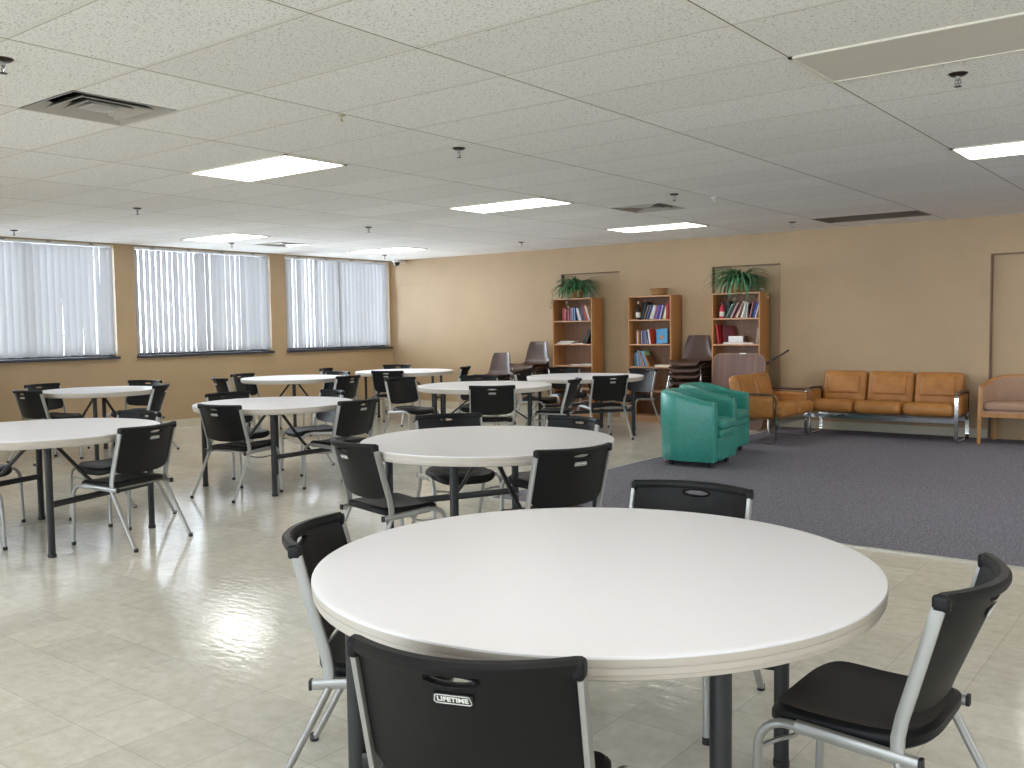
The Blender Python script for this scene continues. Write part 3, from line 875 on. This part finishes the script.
def book(col, t, h, d, x, y, z, lean=0, side=1):
    """upright book whose resting lower corner is at x; lean > 0 tips its top towards +X"""
    mb = MB(); c = .0025
    a, b = (-t, 0) if lean > 0 else (0, t)
    mb.box(((a+b)/2, c/2, h/2), (t, c, h), 0)                    # spine, towards the room
    mb.box((a+c/2, d/2, h/2), (c, d, h), 0); mb.box((b-c/2, d/2, h/2), (c, d, h), 0)
    mb.box(((a+b)/2, d/2, h/2), (t-2*c, d-.008, h-.008), 1)
    o = mb.build('book', [book_m(col), page_m])
    o.location = (x, y, z); o.rotation_euler = (0, R(lean), 0)
    return o
def row(bc, z, x, lst):
    for k, (col, t, h, lean) in enumerate(lst):
        d = .125 + .03*random.random()
        t *= .93
        adv = t/math.cos(R(lean))
        xx = x+adv if lean > 0 else x
        o = book(col, t, h, d, xx, YS+.015+random.random()*.03, z, lean)
        tip = ' leaning' if abs(lean) > 3 and ' ' not in col else ''
        tag(o, '%s book%s, %s from the window end, %s, %s' % (col, tip, ORD[k], SN[z], BN[bc]), 'book', 'books on the bookcases')
        x += adv + .0015
    return x
def flat_book(col, dims, c, rz, label):
    mb = MB(); w, d, t = dims
    mb.box((0, 0, .0015), (w, d, .003), 0).box((0, 0, t-.0015), (w, d, .003), 0).box((-w/2+.0015, 0, t/2), (.003, d, t), 0).box((0.002, 0, t/2), (w-.008, d-.008, t-.006), 1)
    o = mb.build('book', [book_m(col), page_m]); o.location = c; o.rotation_euler = (0, 0, rz)
    return tag(o, label, 'book', 'books on the bookcases')
# bookcase by the shell chairs
b0 = BC[0][0]+.022
row(0, 1.45, b0+.115, [('dark red', .03, .19, 0), ('red', .03, .2, 0), ('rose', .03, .18, 0), ('maroon', .03, .185, 0), ('rose', .028, .2, 0), ('mauve', .028, .195, 0), ('lilac', .025, .19, 0),
    ('bright blue', .028, .2, 0), ('light blue', .022, .195, 0), ('navy', .022, .205, -2)])
row(0, 1.45, b0+.415, [('pale blue', .035, .19, -16), ('white', .025, .2, -20)])
row(0, 1.45, b0+.515, [('dark blue', .028, .205, -14), ('scarlet', .032, .23, -17), ('lilac', .016, .2, -18), ('cream', .028, .235, -20)])
flat_book('white', (.26, .19, .022), (b0+.15, YS+.13, 1.105+.0), .05, 'white book lying flat, window end of the second shelf, small-fern bookcase')
flat_book('silver grey', (.27, .2, .02), (b0+.20, YS+.14, 1.105+.023), -.06, 'silver grey book on top of the flat white one, small-fern bookcase')
flat_book('cream', (.16, .13, .014), (b0+.40, YS+.10, 1.105), .1, 'thin cream book lying flat mid-shelf, second shelf, small-fern bookcase')
o = book('black', .06, .215, .15, b0+.555, YS+.03, 1.105, 24); tag(o, 'black book leaning on the side panel, second shelf of the small-fern bookcase', 'book', 'books on the bookcases')
flat_book('mauve', (.2, .16, .018), (b0+.36, YS+.10, .785), 0, 'mauve book lying flat on the third shelf, small-fern bookcase')
flat_book('silver grey', (.22, .18, .026), (b0+.56, YS+.11, .785), .08, 'grey book lying flat, inner end of the third shelf, small-fern bookcase')
# bookcase under the bowl
b1 = BC[1][0]+.022
def bottle(x, y, z, h, r_, label, body, capm, cat='bottle', name='bottle'):
    r = empty(name, (x, y, z)); tag(r, label, cat)
    MB().lathe([(.001, 0), (r_*.95, 0), (r_, .006), (r_, h*.58), (r_*.8, h*.66), (r_*.36, h*.74), (r_*.34, h*.86)], k=20).build('body', body, r)
    MB().lathe([(r_*.36, h*.86), (r_*.45, h*.86), (r_*.45, h*.97), (r_*.36, h), (.001, h)], k=16).build('cap', capm, r)
    MB().lathe([(r_*1.01, h*.12), (r_*1.02, h*.13), (r_*1.02, h*.38), (r_*1.01, h*.39)], k=20).build('paper_band', mat('bottle_band', (.7, .66, .58), .6), r)
    return r
bottle(b1+.10, YS+.06, 1.45, .26, .036, 'dark bottle with a pale band, top shelf of the bookcase under the wicker bowl', mat('dark_bottle', (.03, .018, .012), .15), mat('pale_cap', (.55, .42, .3), .5))
o = book('black', .07, .25, .16, b1+.14, YS+.11, 1.45, 0); tag(o, 'thick black book behind the dark bottle, wicker-bowl bookcase', 'book', 'books on the bookcases')
row(1, 1.45, b1+.17, [('dark green', .022, .2, 18), ('grey', .02, .21, 20), ('maroon', .02, .2, 20), ('light blue', .022, .21, 20), ('navy', .03, .215, 19), ('white', .035, .205, 17), ('yellow', .015, .13, 15), ('pale blue', .025, .19, 14),
    ('rose', .02, .19, 12), ('violet', .025, .2, 13), ('purple', .028, .205, 14), ('lilac', .022, .2, 15), ('dark blue', .024, .205, 17), ('tan', .02, .19, 16), ('cream', .034, .21, 18), ('yellow', .018, .16, 12)])
o = book('red', .032, .22, .15, b1+.567, YS+.02, 1.45, 0); tag(o, 'red book upright beside the tall crimson one, top shelf under the wicker bowl', 'book', 'books on the bookcases')
o = book('dark red', .035, .30, .17, b1+.604, YS+.02, 1.45, 0); tag(o, 'tall crimson book at the inner end of the top shelf under the wicker bowl', 'book', 'books on the bookcases')
row(1, 1.105, b1+.085, [('white', .032, .19, 0), ('orange', .026, .19, 0), ('maroon', .02, .19, 0), ('grey', .03, .185, 0), ('violet', .03, .19, 0), ('slate blue', .03, .185, 0), ('lilac', .02, .19, -6), ('black', .02, .18, -8), ('white', .034, .205, -8), ('scarlet', .018, .21, -9)])
bb = empty('picture_book', (b1+.395, YS+.05, 1.105)); bb.rotation_euler = (R(-14), R(-6), R(4)); tag(bb, 'blue picture book propped face out on the second shelf under the wicker bowl', 'book', 'books on the bookcases')
MB().box((.085, .006, .105), (.17, .012, .21)).build('cover', mat('picture_blue', (.10, .36, .62), .35), bb)
MB().box((.088, .0125, .103), (.162, .004, .20)).build('pages', page_m, bb)
MB().add([(.085+.032*math.cos(a)*(1+.2*math.sin(3*a)), -.001, .085+.03*math.sin(a)) for a in [2*PI*i/16 for i in range(16)]], [tuple(range(16))]).build('cover_blot', mat('blot_orange', (.5, .22, .08), .5), bb)
row(1, .785, b1+.055, [('slate blue', .022, .19, -3), ('teal', .03, .2, -3), ('pale blue', .015, .2, -6), ('slate blue', .03, .23, -8), ('grey', .025, .22, -9), ('pink', .028, .21, -14), ('cream', .012, .2, -16), ('navy', .022, .21, -18), ('light blue', .026, .225, -20), ('light green', .028, .23, -21), ('orange', .016, .2, -27), ('brown', .02, .18, -33)])
flat_book('cream', (.24, .17, .026), (b1+.50, YS+.11, .785), .03, 'cream book lying flat at the inner end of the third shelf under the wicker bowl')
# bookcase behind the folded table
b2 = BC[2][0]+.022
bottle(b2+.09, YS+.06, 1.45, .22, .036, 'pinkish red squeeze bottle with dark neck, top shelf behind the folded table', mat('red_bottle', (.5, .03, .07), .3), mat('dark_cap', (.05, .02, .03), .4))
o = book('black', .06, .23, .16, b2+.12, YS+.10, 1.45, 0); tag(o, 'thick black book behind the red bottle, top shelf behind the folded table', 'book', 'books on the bookcases')
row(2, 1.45, b2+.145, [('sea green', .022, .2, 26), ('black', .05, .215, 26), ('pink', .022, .225, 27), ('black', .014, .2, 27), ('rose', .03, .2, 27), ('cream', .024, .235, 26), ('brown', .028, .2, 22)])
row(2, 1.45, b2+.345, [('pink', .026, .2, 20), ('white', .026, .215, 16), ('silver grey', .03, .21, 8), ('grey', .022, .195, 4), ('cream', .016, .2, 4), ('black', .02, .185, 3)])
row(2, 1.45, b2+.485, [('rose', .022, .205, 14), ('navy', .022, .2, 15), ('bright blue', .018, .205, 16), ('dark blue', .018, .205, 16), ('white', .018, .21, 16)])
o = book('red', .03, .26, .17, b2+.045, YS+.02, 1.105, -8); tag(o, 'tall red book leaning at the window end of the second shelf behind the folded table', 'book', 'books on the bookcases')
o = book('maroon', .035, .24, .16, b2+.085, YS+.09, 1.105, -10); o.rotation_euler = (0, R(-10), R(-48)); tag(o, 'maroon book turned face out behind the white box, second shelf behind the folded table', 'book', 'books on the bookcases')
flat_book('white', (.27, .19, .025), (b2+.26, YS+.11, 1.105), .08, 'white book lying flat under the white box, second shelf behind the folded table')
bx = empty('paper_box', (b2+.28, YS+.13, 1.131)); bx.rotation_euler = (0, 0, .12); tag(bx, 'white paper box lying on a flat white book, second shelf behind the folded table', 'box')
MB().rbox((0, 0, .04), (.20, .16, .08), .006, n=4).build('carton', mat('white_carton', (.8, .78, .78), .6), bx)
MB().box((.101, 0, .04), (.003, .15, .07)).build('end_flap', mat('mauve_flap', (.3, .18, .2), .6), bx)
flat_book('pink', (.17, .13, .02), (b2+.46, YS+.09, 1.105), -.05, 'flat pink book beside the white box, second shelf behind the folded table')
o = book('grey', .028, .2, .15, b2+.610, YS+.02, 1.105, 6); tag(o, 'grey book upright against the inner side panel, second shelf behind the folded table', 'book', 'books on the bookcases')

# ------------------------------------------------------------------ plants and bowl on the bookcases
def basket(mb, r0, r1, h):
    prof = [(.001, .004), (r0, 0), (r0+.004, .006)]
    n = 9
    for i in range(n*2+1):
        t = i/(2*n); prof.append((r0+(r1-r0)*t**.8 + (.004 if i % 2 else 0), .006+(h-.006)*t))
    prof += [(r1+.008, h), (r1+.006, h+.008), (r1-.004, h+.006), (r1-.008, h-.01), (r0, .02), (.001, .02)]
    return mb.lathe(prof, k=36)
def fern(x, y, z, spread, n, seed, label, vines):
    rnd = random.Random(seed)
    r = empty('potted_fern', (x, y, z)); tag(r, label, 'plant', 'ferns on the bookcases')
    basket(MB(), .085, .118, .12).build('basket_pot', wicker_m, r)
    MB().lathe([(.001, .108), (.108, .105)], k=24).build('soil', soil_m, r)
    mb = MB()
    for q in range(n):
        a = rnd.uniform(0, 2*PI); el = rnd.uniform(.45, 1.55); L = rnd.uniform(.62, 1.12)*spread
        if el > 1.3: L *= .9
        w = rnd.uniform(.010, .017); d = Vector((math.cos(a), math.sin(a), 0)); side = Vector((-d.y, d.x, 0))
        p = Vector((d.x*.03, d.y*.03, .10)); ang = el; seg = 8; pl = []; drop = rnd.uniform(.20, .36)
        for i in range(seg+1):
            pl.append(p.copy()); p = p + (d*math.cos(ang) + Vector((0, 0, math.sin(ang))))*L/seg; ang -= drop*(1+.25*i/seg)
        # keep clear of the wall behind
        ymax = YB - .02 - y
        for pt in pl: pt.y = min(pt.y, ymax)
        vs = []; fs = []
        for i, pt in enumerate(pl):
            t = i/seg; ww = w*(.55+.9*t if t < .5 else 1.0)*(1-t**3)*1.1+.0006
            vs += [pt - side*ww + Vector((0, 0, .004)), pt, pt + side*ww + Vector((0, 0, .004))]
        for i in range(seg):
            b = 3*i; fs += [(b, b+1, b+4, b+3), (b+1, b+2, b+5, b+4)]
        mb.add(vs, fs, 0, True)
    mb.build('foliage', leaf_m, r)
    for pts in vines:
        vm = MB(); vm.tube(pts, .003, 0, k=5)
        P = [Vector(p) for p in pts]
        for i in range(len(P)-1):
            for s_ in range(4):
                p = P[i].lerp(P[i+1], s_/4+rnd.random()*.2)
                a = rnd.uniform(0, 2*PI); d = Vector((math.cos(a), -abs(math.sin(a))*.7, rnd.uniform(-.7, .3))).normalized()
                L = rnd.uniform(.045, .07); sd = d.cross(Vector((0, 0, 1))).normalized()
                vm.add([p, p+d*L*.4+sd*L*.3, p+d*L, p+d*L*.4-sd*L*.3], [(0, 1, 2, 3)], 1, False)
        vm.build('trailing_vine', [leaf_m, vine_m], r)
fern(-7.93, 11.76, 1.785, .45, 180, 3, 'smaller fern in a wicker pot on the bookcase by the shell chairs',
     [[(-.05, -.05, .11), (-.20, -.10, .15), (-.31, -.15, .04), (-.36, -.17, -.07), (-.37, -.17, -.14)], [(-.02, -.08, .12), (-.05, -.15, .09), (-.06, -.18, -.02), (-.03, -.18, -.15), (-.02, -.18, -.20)]])
fern(-5.33, 11.76, 1.785, .48, 220, 8, 'larger fern in a wicker pot on the bookcase behind the folded table',
     [[(.05, -.08, .12), (.05, -.14, .08), (.05, -.18, -.03), (.02, -.18, -.12), (.01, -.18, -.16)], [(.06, -.05, .11), (.22, -.10, .12), (.34, -.10, .06), (.42, -.08, .0), (.45, -.08, -.10)]])
wb_ = empty('wicker_bowl', (-6.53, 11.76, 1.785)); tag(wb_, 'empty shallow wicker bowl on top of the middle bookcase', 'bowl')
basket(MB(), .085, .128, .085).build('bowl_body', wicker_m, wb_)
MB().lathe([(.128, .085), (.137, .088), (.137, .097), (.128, .10), (.122, .092)], k=36).build('rim', mat('wicker_dark', (.25, .11, .035), .6), wb_)

# ------------------------------------------------------------------ brown shell chairs in stacks
def make_shell_chair():
    r = empty('shell_chair')
    prof = [(.245, .392), (.235, .418), (.20, .432), (.12, .432), (.02, .424), (-.08, .422), (-.145, .436), (-.185, .475), (-.205, .53), (-.225, .62), (-.248, .72), (-.262, .78), (-.270, .792)]
    wid = [.215, .228, .232, .232, .23, .228, .228, .228, .218, .200, .178, .160, .145]
    g = []
    for (y, z), w in zip(prof, wid):
        rowp = []
        for i in range(17):
            s_ = i/16*2-1
            back = max(0, min(1, (z-.43)/.2))
            lift = .030*abs(s_)**5*(1-back)
            wrap = .045*abs(s_)**4*back
            rowp.append((s_*w, y+wrap, z+lift))
        g.append(rowp)
    MB().sheet(g, .007).build('shell', shell_m, r)
    for s_ in (-1, 1):
        x = s_*.20
        pts = [(s_*.262, .235, .012), (s_*.235, .20, .22), (s_*.212, .165, .37), (x, .13, .405), (x, 0, .410), (x, -.10, .408), (s_*.212, -.155, .37), (s_*.235, -.21, .22), (s_*.262, -.26, .012)]
        MB().tube(pts, .0105, k=10, up=(1, 0, 0)).build('leg_frame', chrome_m, r)
    for y in (.10, -.06):
        MB().tube([(-.2, y, .408), (.2, y, .408)], .009, k=8).build('crossbar', chrome_m, r)
    return r
sh0 = None
STK = [(-9.27, 11.42, 3, 'lower stack before the bare wall'), (-8.66, 11.58, 5, 'taller stack beside the first bookcase'), (-5.93, 11.60, 6, 'stack between two bookcases')]
LV = ['bottom', 'second', 'third', 'fourth', 'fifth', 'sixth']
for (x, y, n, where) in STK:
    for k in range(n):
        if sh0 is None: sh0 = make_shell_chair(); c = sh0
        else: c = copy_tree(sh0)
        c.location = (x, y-.004*k, .086*k); c.rotation_euler = (0, 0, PI)
        lv = 'top' if k == n-1 else LV[k] + (' from the floor' if k else '')
        tag(c, 'brown plastic chair, %s of the %s' % (lv, where), 'chair', 'stacked brown shell chairs')

# ------------------------------------------------------------------ folded table leaning on the bookcase
ft = empty('folded_table', (-5.22, 11.43, 0)); ft.rotation_euler = (R(-6), 0, 0)
tag(ft, 'brown wood-grain folding table standing on edge against the bookcase, one leg stuck out', 'table')
def rrect(w, h, r_, n=6):
    out = []
    for cx, cz, a0 in ((w/2-r_, h-r_, 0), (-w/2+r_, h-r_, 90), (-w/2+r_, r_, 180), (w/2-r_, r_, 270)):
        for i in range(n+1):
            a = R(a0+90*i/n); out.append((cx+r_*math.cos(a), cz+r_*math.sin(a)))
    return out
o_ = rrect(.72, .98, .11)
n = len(o_)
MB().add([(x, 0, z) for x, z in o_]+[(x, .024, z) for x, z in o_], [tuple(range(n)), tuple(range(2*n-1, n-1, -1))]+[(i, n+i, n+(i+1) % n, (i+1) % n) for i in range(n)]).build('tabletop', walnut, ft)
MB().sweep([(x, .012, z) for x, z in rrect(.726, .986, .113)], [(-.004, -.014), (.004, -.014), (.004, .014), (-.004, .014)], up=(0, 1, 0), closed=True, smooth=False).build('edge_band', walnut_edge, ft)
MB().tube([(.30, .045, .83), (.40, .05, .89), (.655, .05, 1.045)], .0125, k=10).build('leg', mat('dark_steel_leg', (.045, .035, .03), .4, .5), ft)
MB().rbox((.05, .01, .989), (.09, .03, .016), .005, n=4).build('latch', white_pl, ft)

# ------------------------------------------------------------------ leather sofas (face +Y)
def make_sofa(n, loc, rz, label, sw=.515):
    r = empty('leather_sofa', loc, rz); tag(r, label, 'sofa', 'tan leather chrome-framed sofas')
    W = n*sw
    for s_ in (-1, 1):
        x = s_*(W/2+.03)
        cor = []
        for cy, cz, a0 in ((.21, .50, 0), (-.21, .50, 90), (-.21, .06, 180), (.21, .06, 270)):
            for i in range(7):
                a = R(a0+15*i); cor.append((x, cy+.055*math.cos(a), cz+.055*math.sin(a)))
        MB().sweep(cor, [(-.006, -.02), (.006, -.02), (.006, .02), (-.006, .02)], up=(1, 0, 0), closed=True).build('end_frame', chrome_m, r)
        MB().rbox((x, 0.0, .415), (.045, .46, .235), .02, n=6, puff=(.008, 0, 0)).build('arm_panel', tan_m, r)
        MB().rbox((x, -.01, .563), (.055, .42, .022), .009, n=5).build('armrest', armpad_m, r)
    for y in (.235, -.16):
        MB().box((0, y, .235), (W+.05, .018, .045)).build('seat_rail', chrome_m, r)
    for k in range(n):
        x = (k-(n-1)/2)*sw
        M = Matrix.Translation((x, .035, .345)) @ Matrix.Rotation(R(5), 4, 'X')
        MB().rbox((0, 0, 0), (sw-.008, .60, .150), .065, n=10, puff=(0, 0, .012), M=M).build('seat_cushion', tan_m, r)
        M = Matrix.Translation((x, -.255, .562)) @ Matrix.Rotation(R(13), 4, 'X')
        bc = MB().rbox((0, 0, 0), (sw-.012, .12, .41), .055, n=10, puff=(0, .014, 0), M=M).build('back_cushion', tan_m, r)
        MB().rbox((0, .064, .03), (sw-.17, .045, .235), .014, n=8, puff=(0, .006, 0), M=M).build('raised_panel', tan_m, bc)
    return r
make_sofa(3, (-3.37, 11.54, .008), PI, 'three-seat tan leather sofa along the tan wall beside the wooden bench', .55)
make_sofa(2, (-4.40, 10.655, .008), -PI/2, 'two-seat tan leather sofa standing sideways before the folded table', .495)

# ------------------------------------------------------------------ teal tub chairs (face +Y)
def make_tub(loc, rz, label):
    r = empty('tub_chair', loc, rz); tag(r, label, 'armchair', 'teal tub chairs on the carpet edge')
    rad, th = .262, .105
    path = [(rad, .315), (rad, .20), (rad, .10), (rad, .02)]
    for i in range(1, 24):
        a = -PI*i/24; path.append((rad*math.cos(a), .0+rad*1.0*math.sin(a)))
    path += [(-rad, .02), (-rad, .10), (-rad, .20), (-rad, .315)]
    n = len(path); g = []
    for i, (x, y) in enumerate(path):
        p0 = path[max(i-1, 0)]; p1 = path[min(i+1, n-1)]
        t = Vector((p1[0]-p0[0], p1[1]-p0[1])).normalized(); o = Vector((t.y, -t.x))
        if o.x*x + o.y*(y-.1) < 0: o = -o
        b = max(0, min(1, (.31-y)/.52)); top = .632 + .098*(b*b*(3-2*b))
        sec = []
        h = th/2
        for (d, z) in ((h-.006, .055), (h, .075), (h+.004, .25), (h+.008, .45), (h+.006, top-.05), (h-.002, top-.022), (h-.018, top-.006), (0, top), (-h+.018, top-.006), (-h+.002, top-.022), (-h, top-.06), (-h, .30)):
            sec.append((x+o.x*d, y+o.y*d, z))
        g.append(sec)
    k = len(g[0]); vs = [p for s_ in g for p in s_]; fs = []
    for i in range(n-1):
        for j in range(k): fs.append((i*k+j, (i+1)*k+j, (i+1)*k+(j+1) % k, i*k+(j+1) % k))
    mb = MB(); mb.add(vs, fs, 0, True); mb.add(g[0], [tuple(range(k))]); mb.add(g[-1], [tuple(range(k))[::-1]])
    mb.build('tub_shell', teal_m, r)
    # piping round the arm fronts and the top outer edge
    pp = []
    for i in range(n): pp.append(g[i][5])
    pf = [g[0][j] for j in range(0, 6)]
    mb = MB().tube(pf[:-1]+pp+[g[-1][j] for j in range(4, -1, -1)], .006, k=6)
    mb.build('piping', teal_m, r)
    for s_ in (0, -1):
        q = g[s_]; cx = sum(p[0] for p in q)/k
        zt = max(p[2] for p in q)
        MB().rbox((cx, .317, (zt+.055)/2), (th-.004, .03, zt-.065), .014, n=6).build('arm_front', teal_m, r)
    MB().rbox((0, .075, .175), (.44, .52, .24), .03, n=6).build('base', teal_m, r)
    MB().rbox((0, .09, .325), (.425, .54, .085), .035, n=8, puff=(0, 0, .006)).build('seat_deck', teal_m, r)
    MB().rbox((0, .095, .405), (.42, .56, .10), .045, n=10, puff=(0, 0, .014)).build('seat_cushion', teal_m, r)
    for x, y in ((.22, .26), (-.22, .26), (.19, -.16), (-.19, -.16)):
        MB().lathe([(.001, 0), (.022, 0), (.026, .05), (.026, .06), (.001, .06)], k=14, M=Matrix.Translation((x, y, 0))).build('foot', cap_m, r)
    return r
make_tub((-4.28, 8.40, .008), R(6-90), 'closer teal vinyl tub chair, its side fully in view, on the carpet edge')
make_tub((-4.53, 9.26, .008), R(5-90), 'teal vinyl tub chair half hidden behind the other one')

# ------------------------------------------------------------------ wooden bench with rose fabric (faces +Y)
wbn = empty('upholstered_bench', (-1.73, 11.62, .008), PI); tag(wbn, 'wood-framed bench with rose beige seat and curved top rail, cut by the picture edge', 'bench')
hw = .575
for s_ in (-1, 1):
    MB().rect([(s_*hw, .245, .0), (s_*(hw-.005), .25, .33), (s_*(hw-.01), .235, .625)], .019, .019, c=.4, up=(0, 1, 0)).build('leg', beech, wbn)
    MB().rect([(s_*(hw-.06), -.27, .0), (s_*(hw-.07), -.25, .33), (s_*(hw-.08), -.27, .68)], .019, .019, c=.4, up=(0, 1, 0)).build('leg', beech, wbn)
def railpt(t):   # t 0..1 half of the bench, from arm front to the middle of the back
    k = [(hw-.01, .25, .628), (hw-.015, .12, .64), (hw-.03, -.02, .668), (hw-.07, -.15, .70), (hw-.16, -.245, .728), (hw-.30, -.275, .737), (0, -.28, .738)]
    f_ = t*(len(k)-1); i = min(int(f_), len(k)-2); u = f_-i
    return Vector(k[i]).lerp(Vector(k[i+1]), u)
half = [railpt(i/18) for i in range(19)]
full = half + [Vector((-p.x, p.y, p.z)) for p in half[-2::-1]]
MB().rect(full, .022, .016, c=.4).build('top_rail', beech, wbn)
MB().sheet([[p*1.0 + Vector((0, 0, -.012)), p.lerp(Vector((p.x*.99, p.y, .52)), .5), Vector((p.x*.985, p.y, .345))] for p in full], .045).build('back_upholstery', pink_m, wbn)
MB().box((0, .245, .325), (2*hw-.03, .022, .05)).build('seat_rail', beech, wbn)
MB().rbox((0, .0, .345), (2*hw-.06, .46, .06), .02, n=6).build('seat_base', pink_m, wbn)
MB().rbox((0, .01, .415), (2*hw-.07, .47, .10), .045, n=12, puff=(0, 0, .012)).build('seat_cushion', pink_m, wbn)

# ------------------------------------------------------------------ daylight
w = bpy.data.worlds.new('overcast_sky'); sc.world = w; w.use_nodes = True
bg = w.node_tree.nodes['Background']
_n = w.node_tree.nodes; _l = w.node_tree.links
_tc = _n.new('ShaderNodeTexCoord'); _sx = _n.new('ShaderNodeSeparateXYZ'); _mr = _n.new('ShaderNodeMapRange')
_l.new(_tc.outputs['Generated'], _sx.inputs[0]); _l.new(_sx.outputs[0], _mr.inputs['Value'])
_mr.inputs['From Min'].default_value = -.9; _mr.inputs['From Max'].default_value = .3; _mr.inputs['To Min'].default_value = 21.0; _mr.inputs['To Max'].default_value = 7.5
_l.new(_mr.outputs['Result'], bg.inputs['Strength'])
bg.inputs['Color'].default_value = (.82, .89, 1.0, 1); bg.inputs['Strength'].default_value = 10.0
for a, b in SW:
    L = bpy.data.lights.new('window_portal', 'AREA'); L.shape = 'RECTANGLE'; L.size = b-a; L.size_y = FZ1-FZ0
    L.cycles.is_portal = True
    o = bpy.data.objects.new('window_portal', L); COL.objects.link(o)
    o.location = (XR+.22, (a+b)/2, (FZ0+FZ1)/2); o.rotation_euler = (R(90), 0, R(90))
for a, b in FW:
    L = bpy.data.lights.new('window_portal', 'AREA'); L.shape = 'RECTANGLE'; L.size = b-a; L.size_y = FZ1-FZ0
    L.cycles.is_portal = True
    o = bpy.data.objects.new('window_portal', L); COL.objects.link(o)
    o.location = ((a+b)/2, YF-.22, (FZ0+FZ1)/2); o.rotation_euler = (R(90), 0, 0)
for a, b in WIN:
    L = bpy.data.lights.new('window_portal', 'AREA'); L.shape = 'RECTANGLE'; L.size = b-a; L.size_y = ZT-ZS
    L.cycles.is_portal = True
    o = bpy.data.objects.new('window_portal', L); COL.objects.link(o)
    o.location = (XL-.235, (a+b)/2, (ZS+ZT)/2); o.rotation_euler = (R(90), 0, R(-90))

# ------------------------------------------------------------------ camera
f, yaw, pit, rol = 939.66, -0.662444, -0.0617508, -0.0136564
fw = Vector((math.sin(yaw)*math.cos(pit), math.cos(yaw)*math.cos(pit), math.sin(pit)))
rr = Vector((math.cos(yaw), -math.sin(yaw), 0)); uu = rr.cross(fw)
r2 = rr*math.cos(rol) + uu*math.sin(rol); u2 = uu*math.cos(rol) - rr*math.sin(rol)
cd = bpy.data.cameras.new('camera'); co = bpy.data.objects.new('camera', cd); COL.objects.link(co)
M = Matrix((r2, u2, -fw)).transposed().to_4x4(); M.translation = (0, 0, EYE)
co.matrix_world = M
cd.sensor_width = 36; cd.lens = f/1024*36; cd.clip_start = .05; cd.clip_end = 100
sc.camera = co
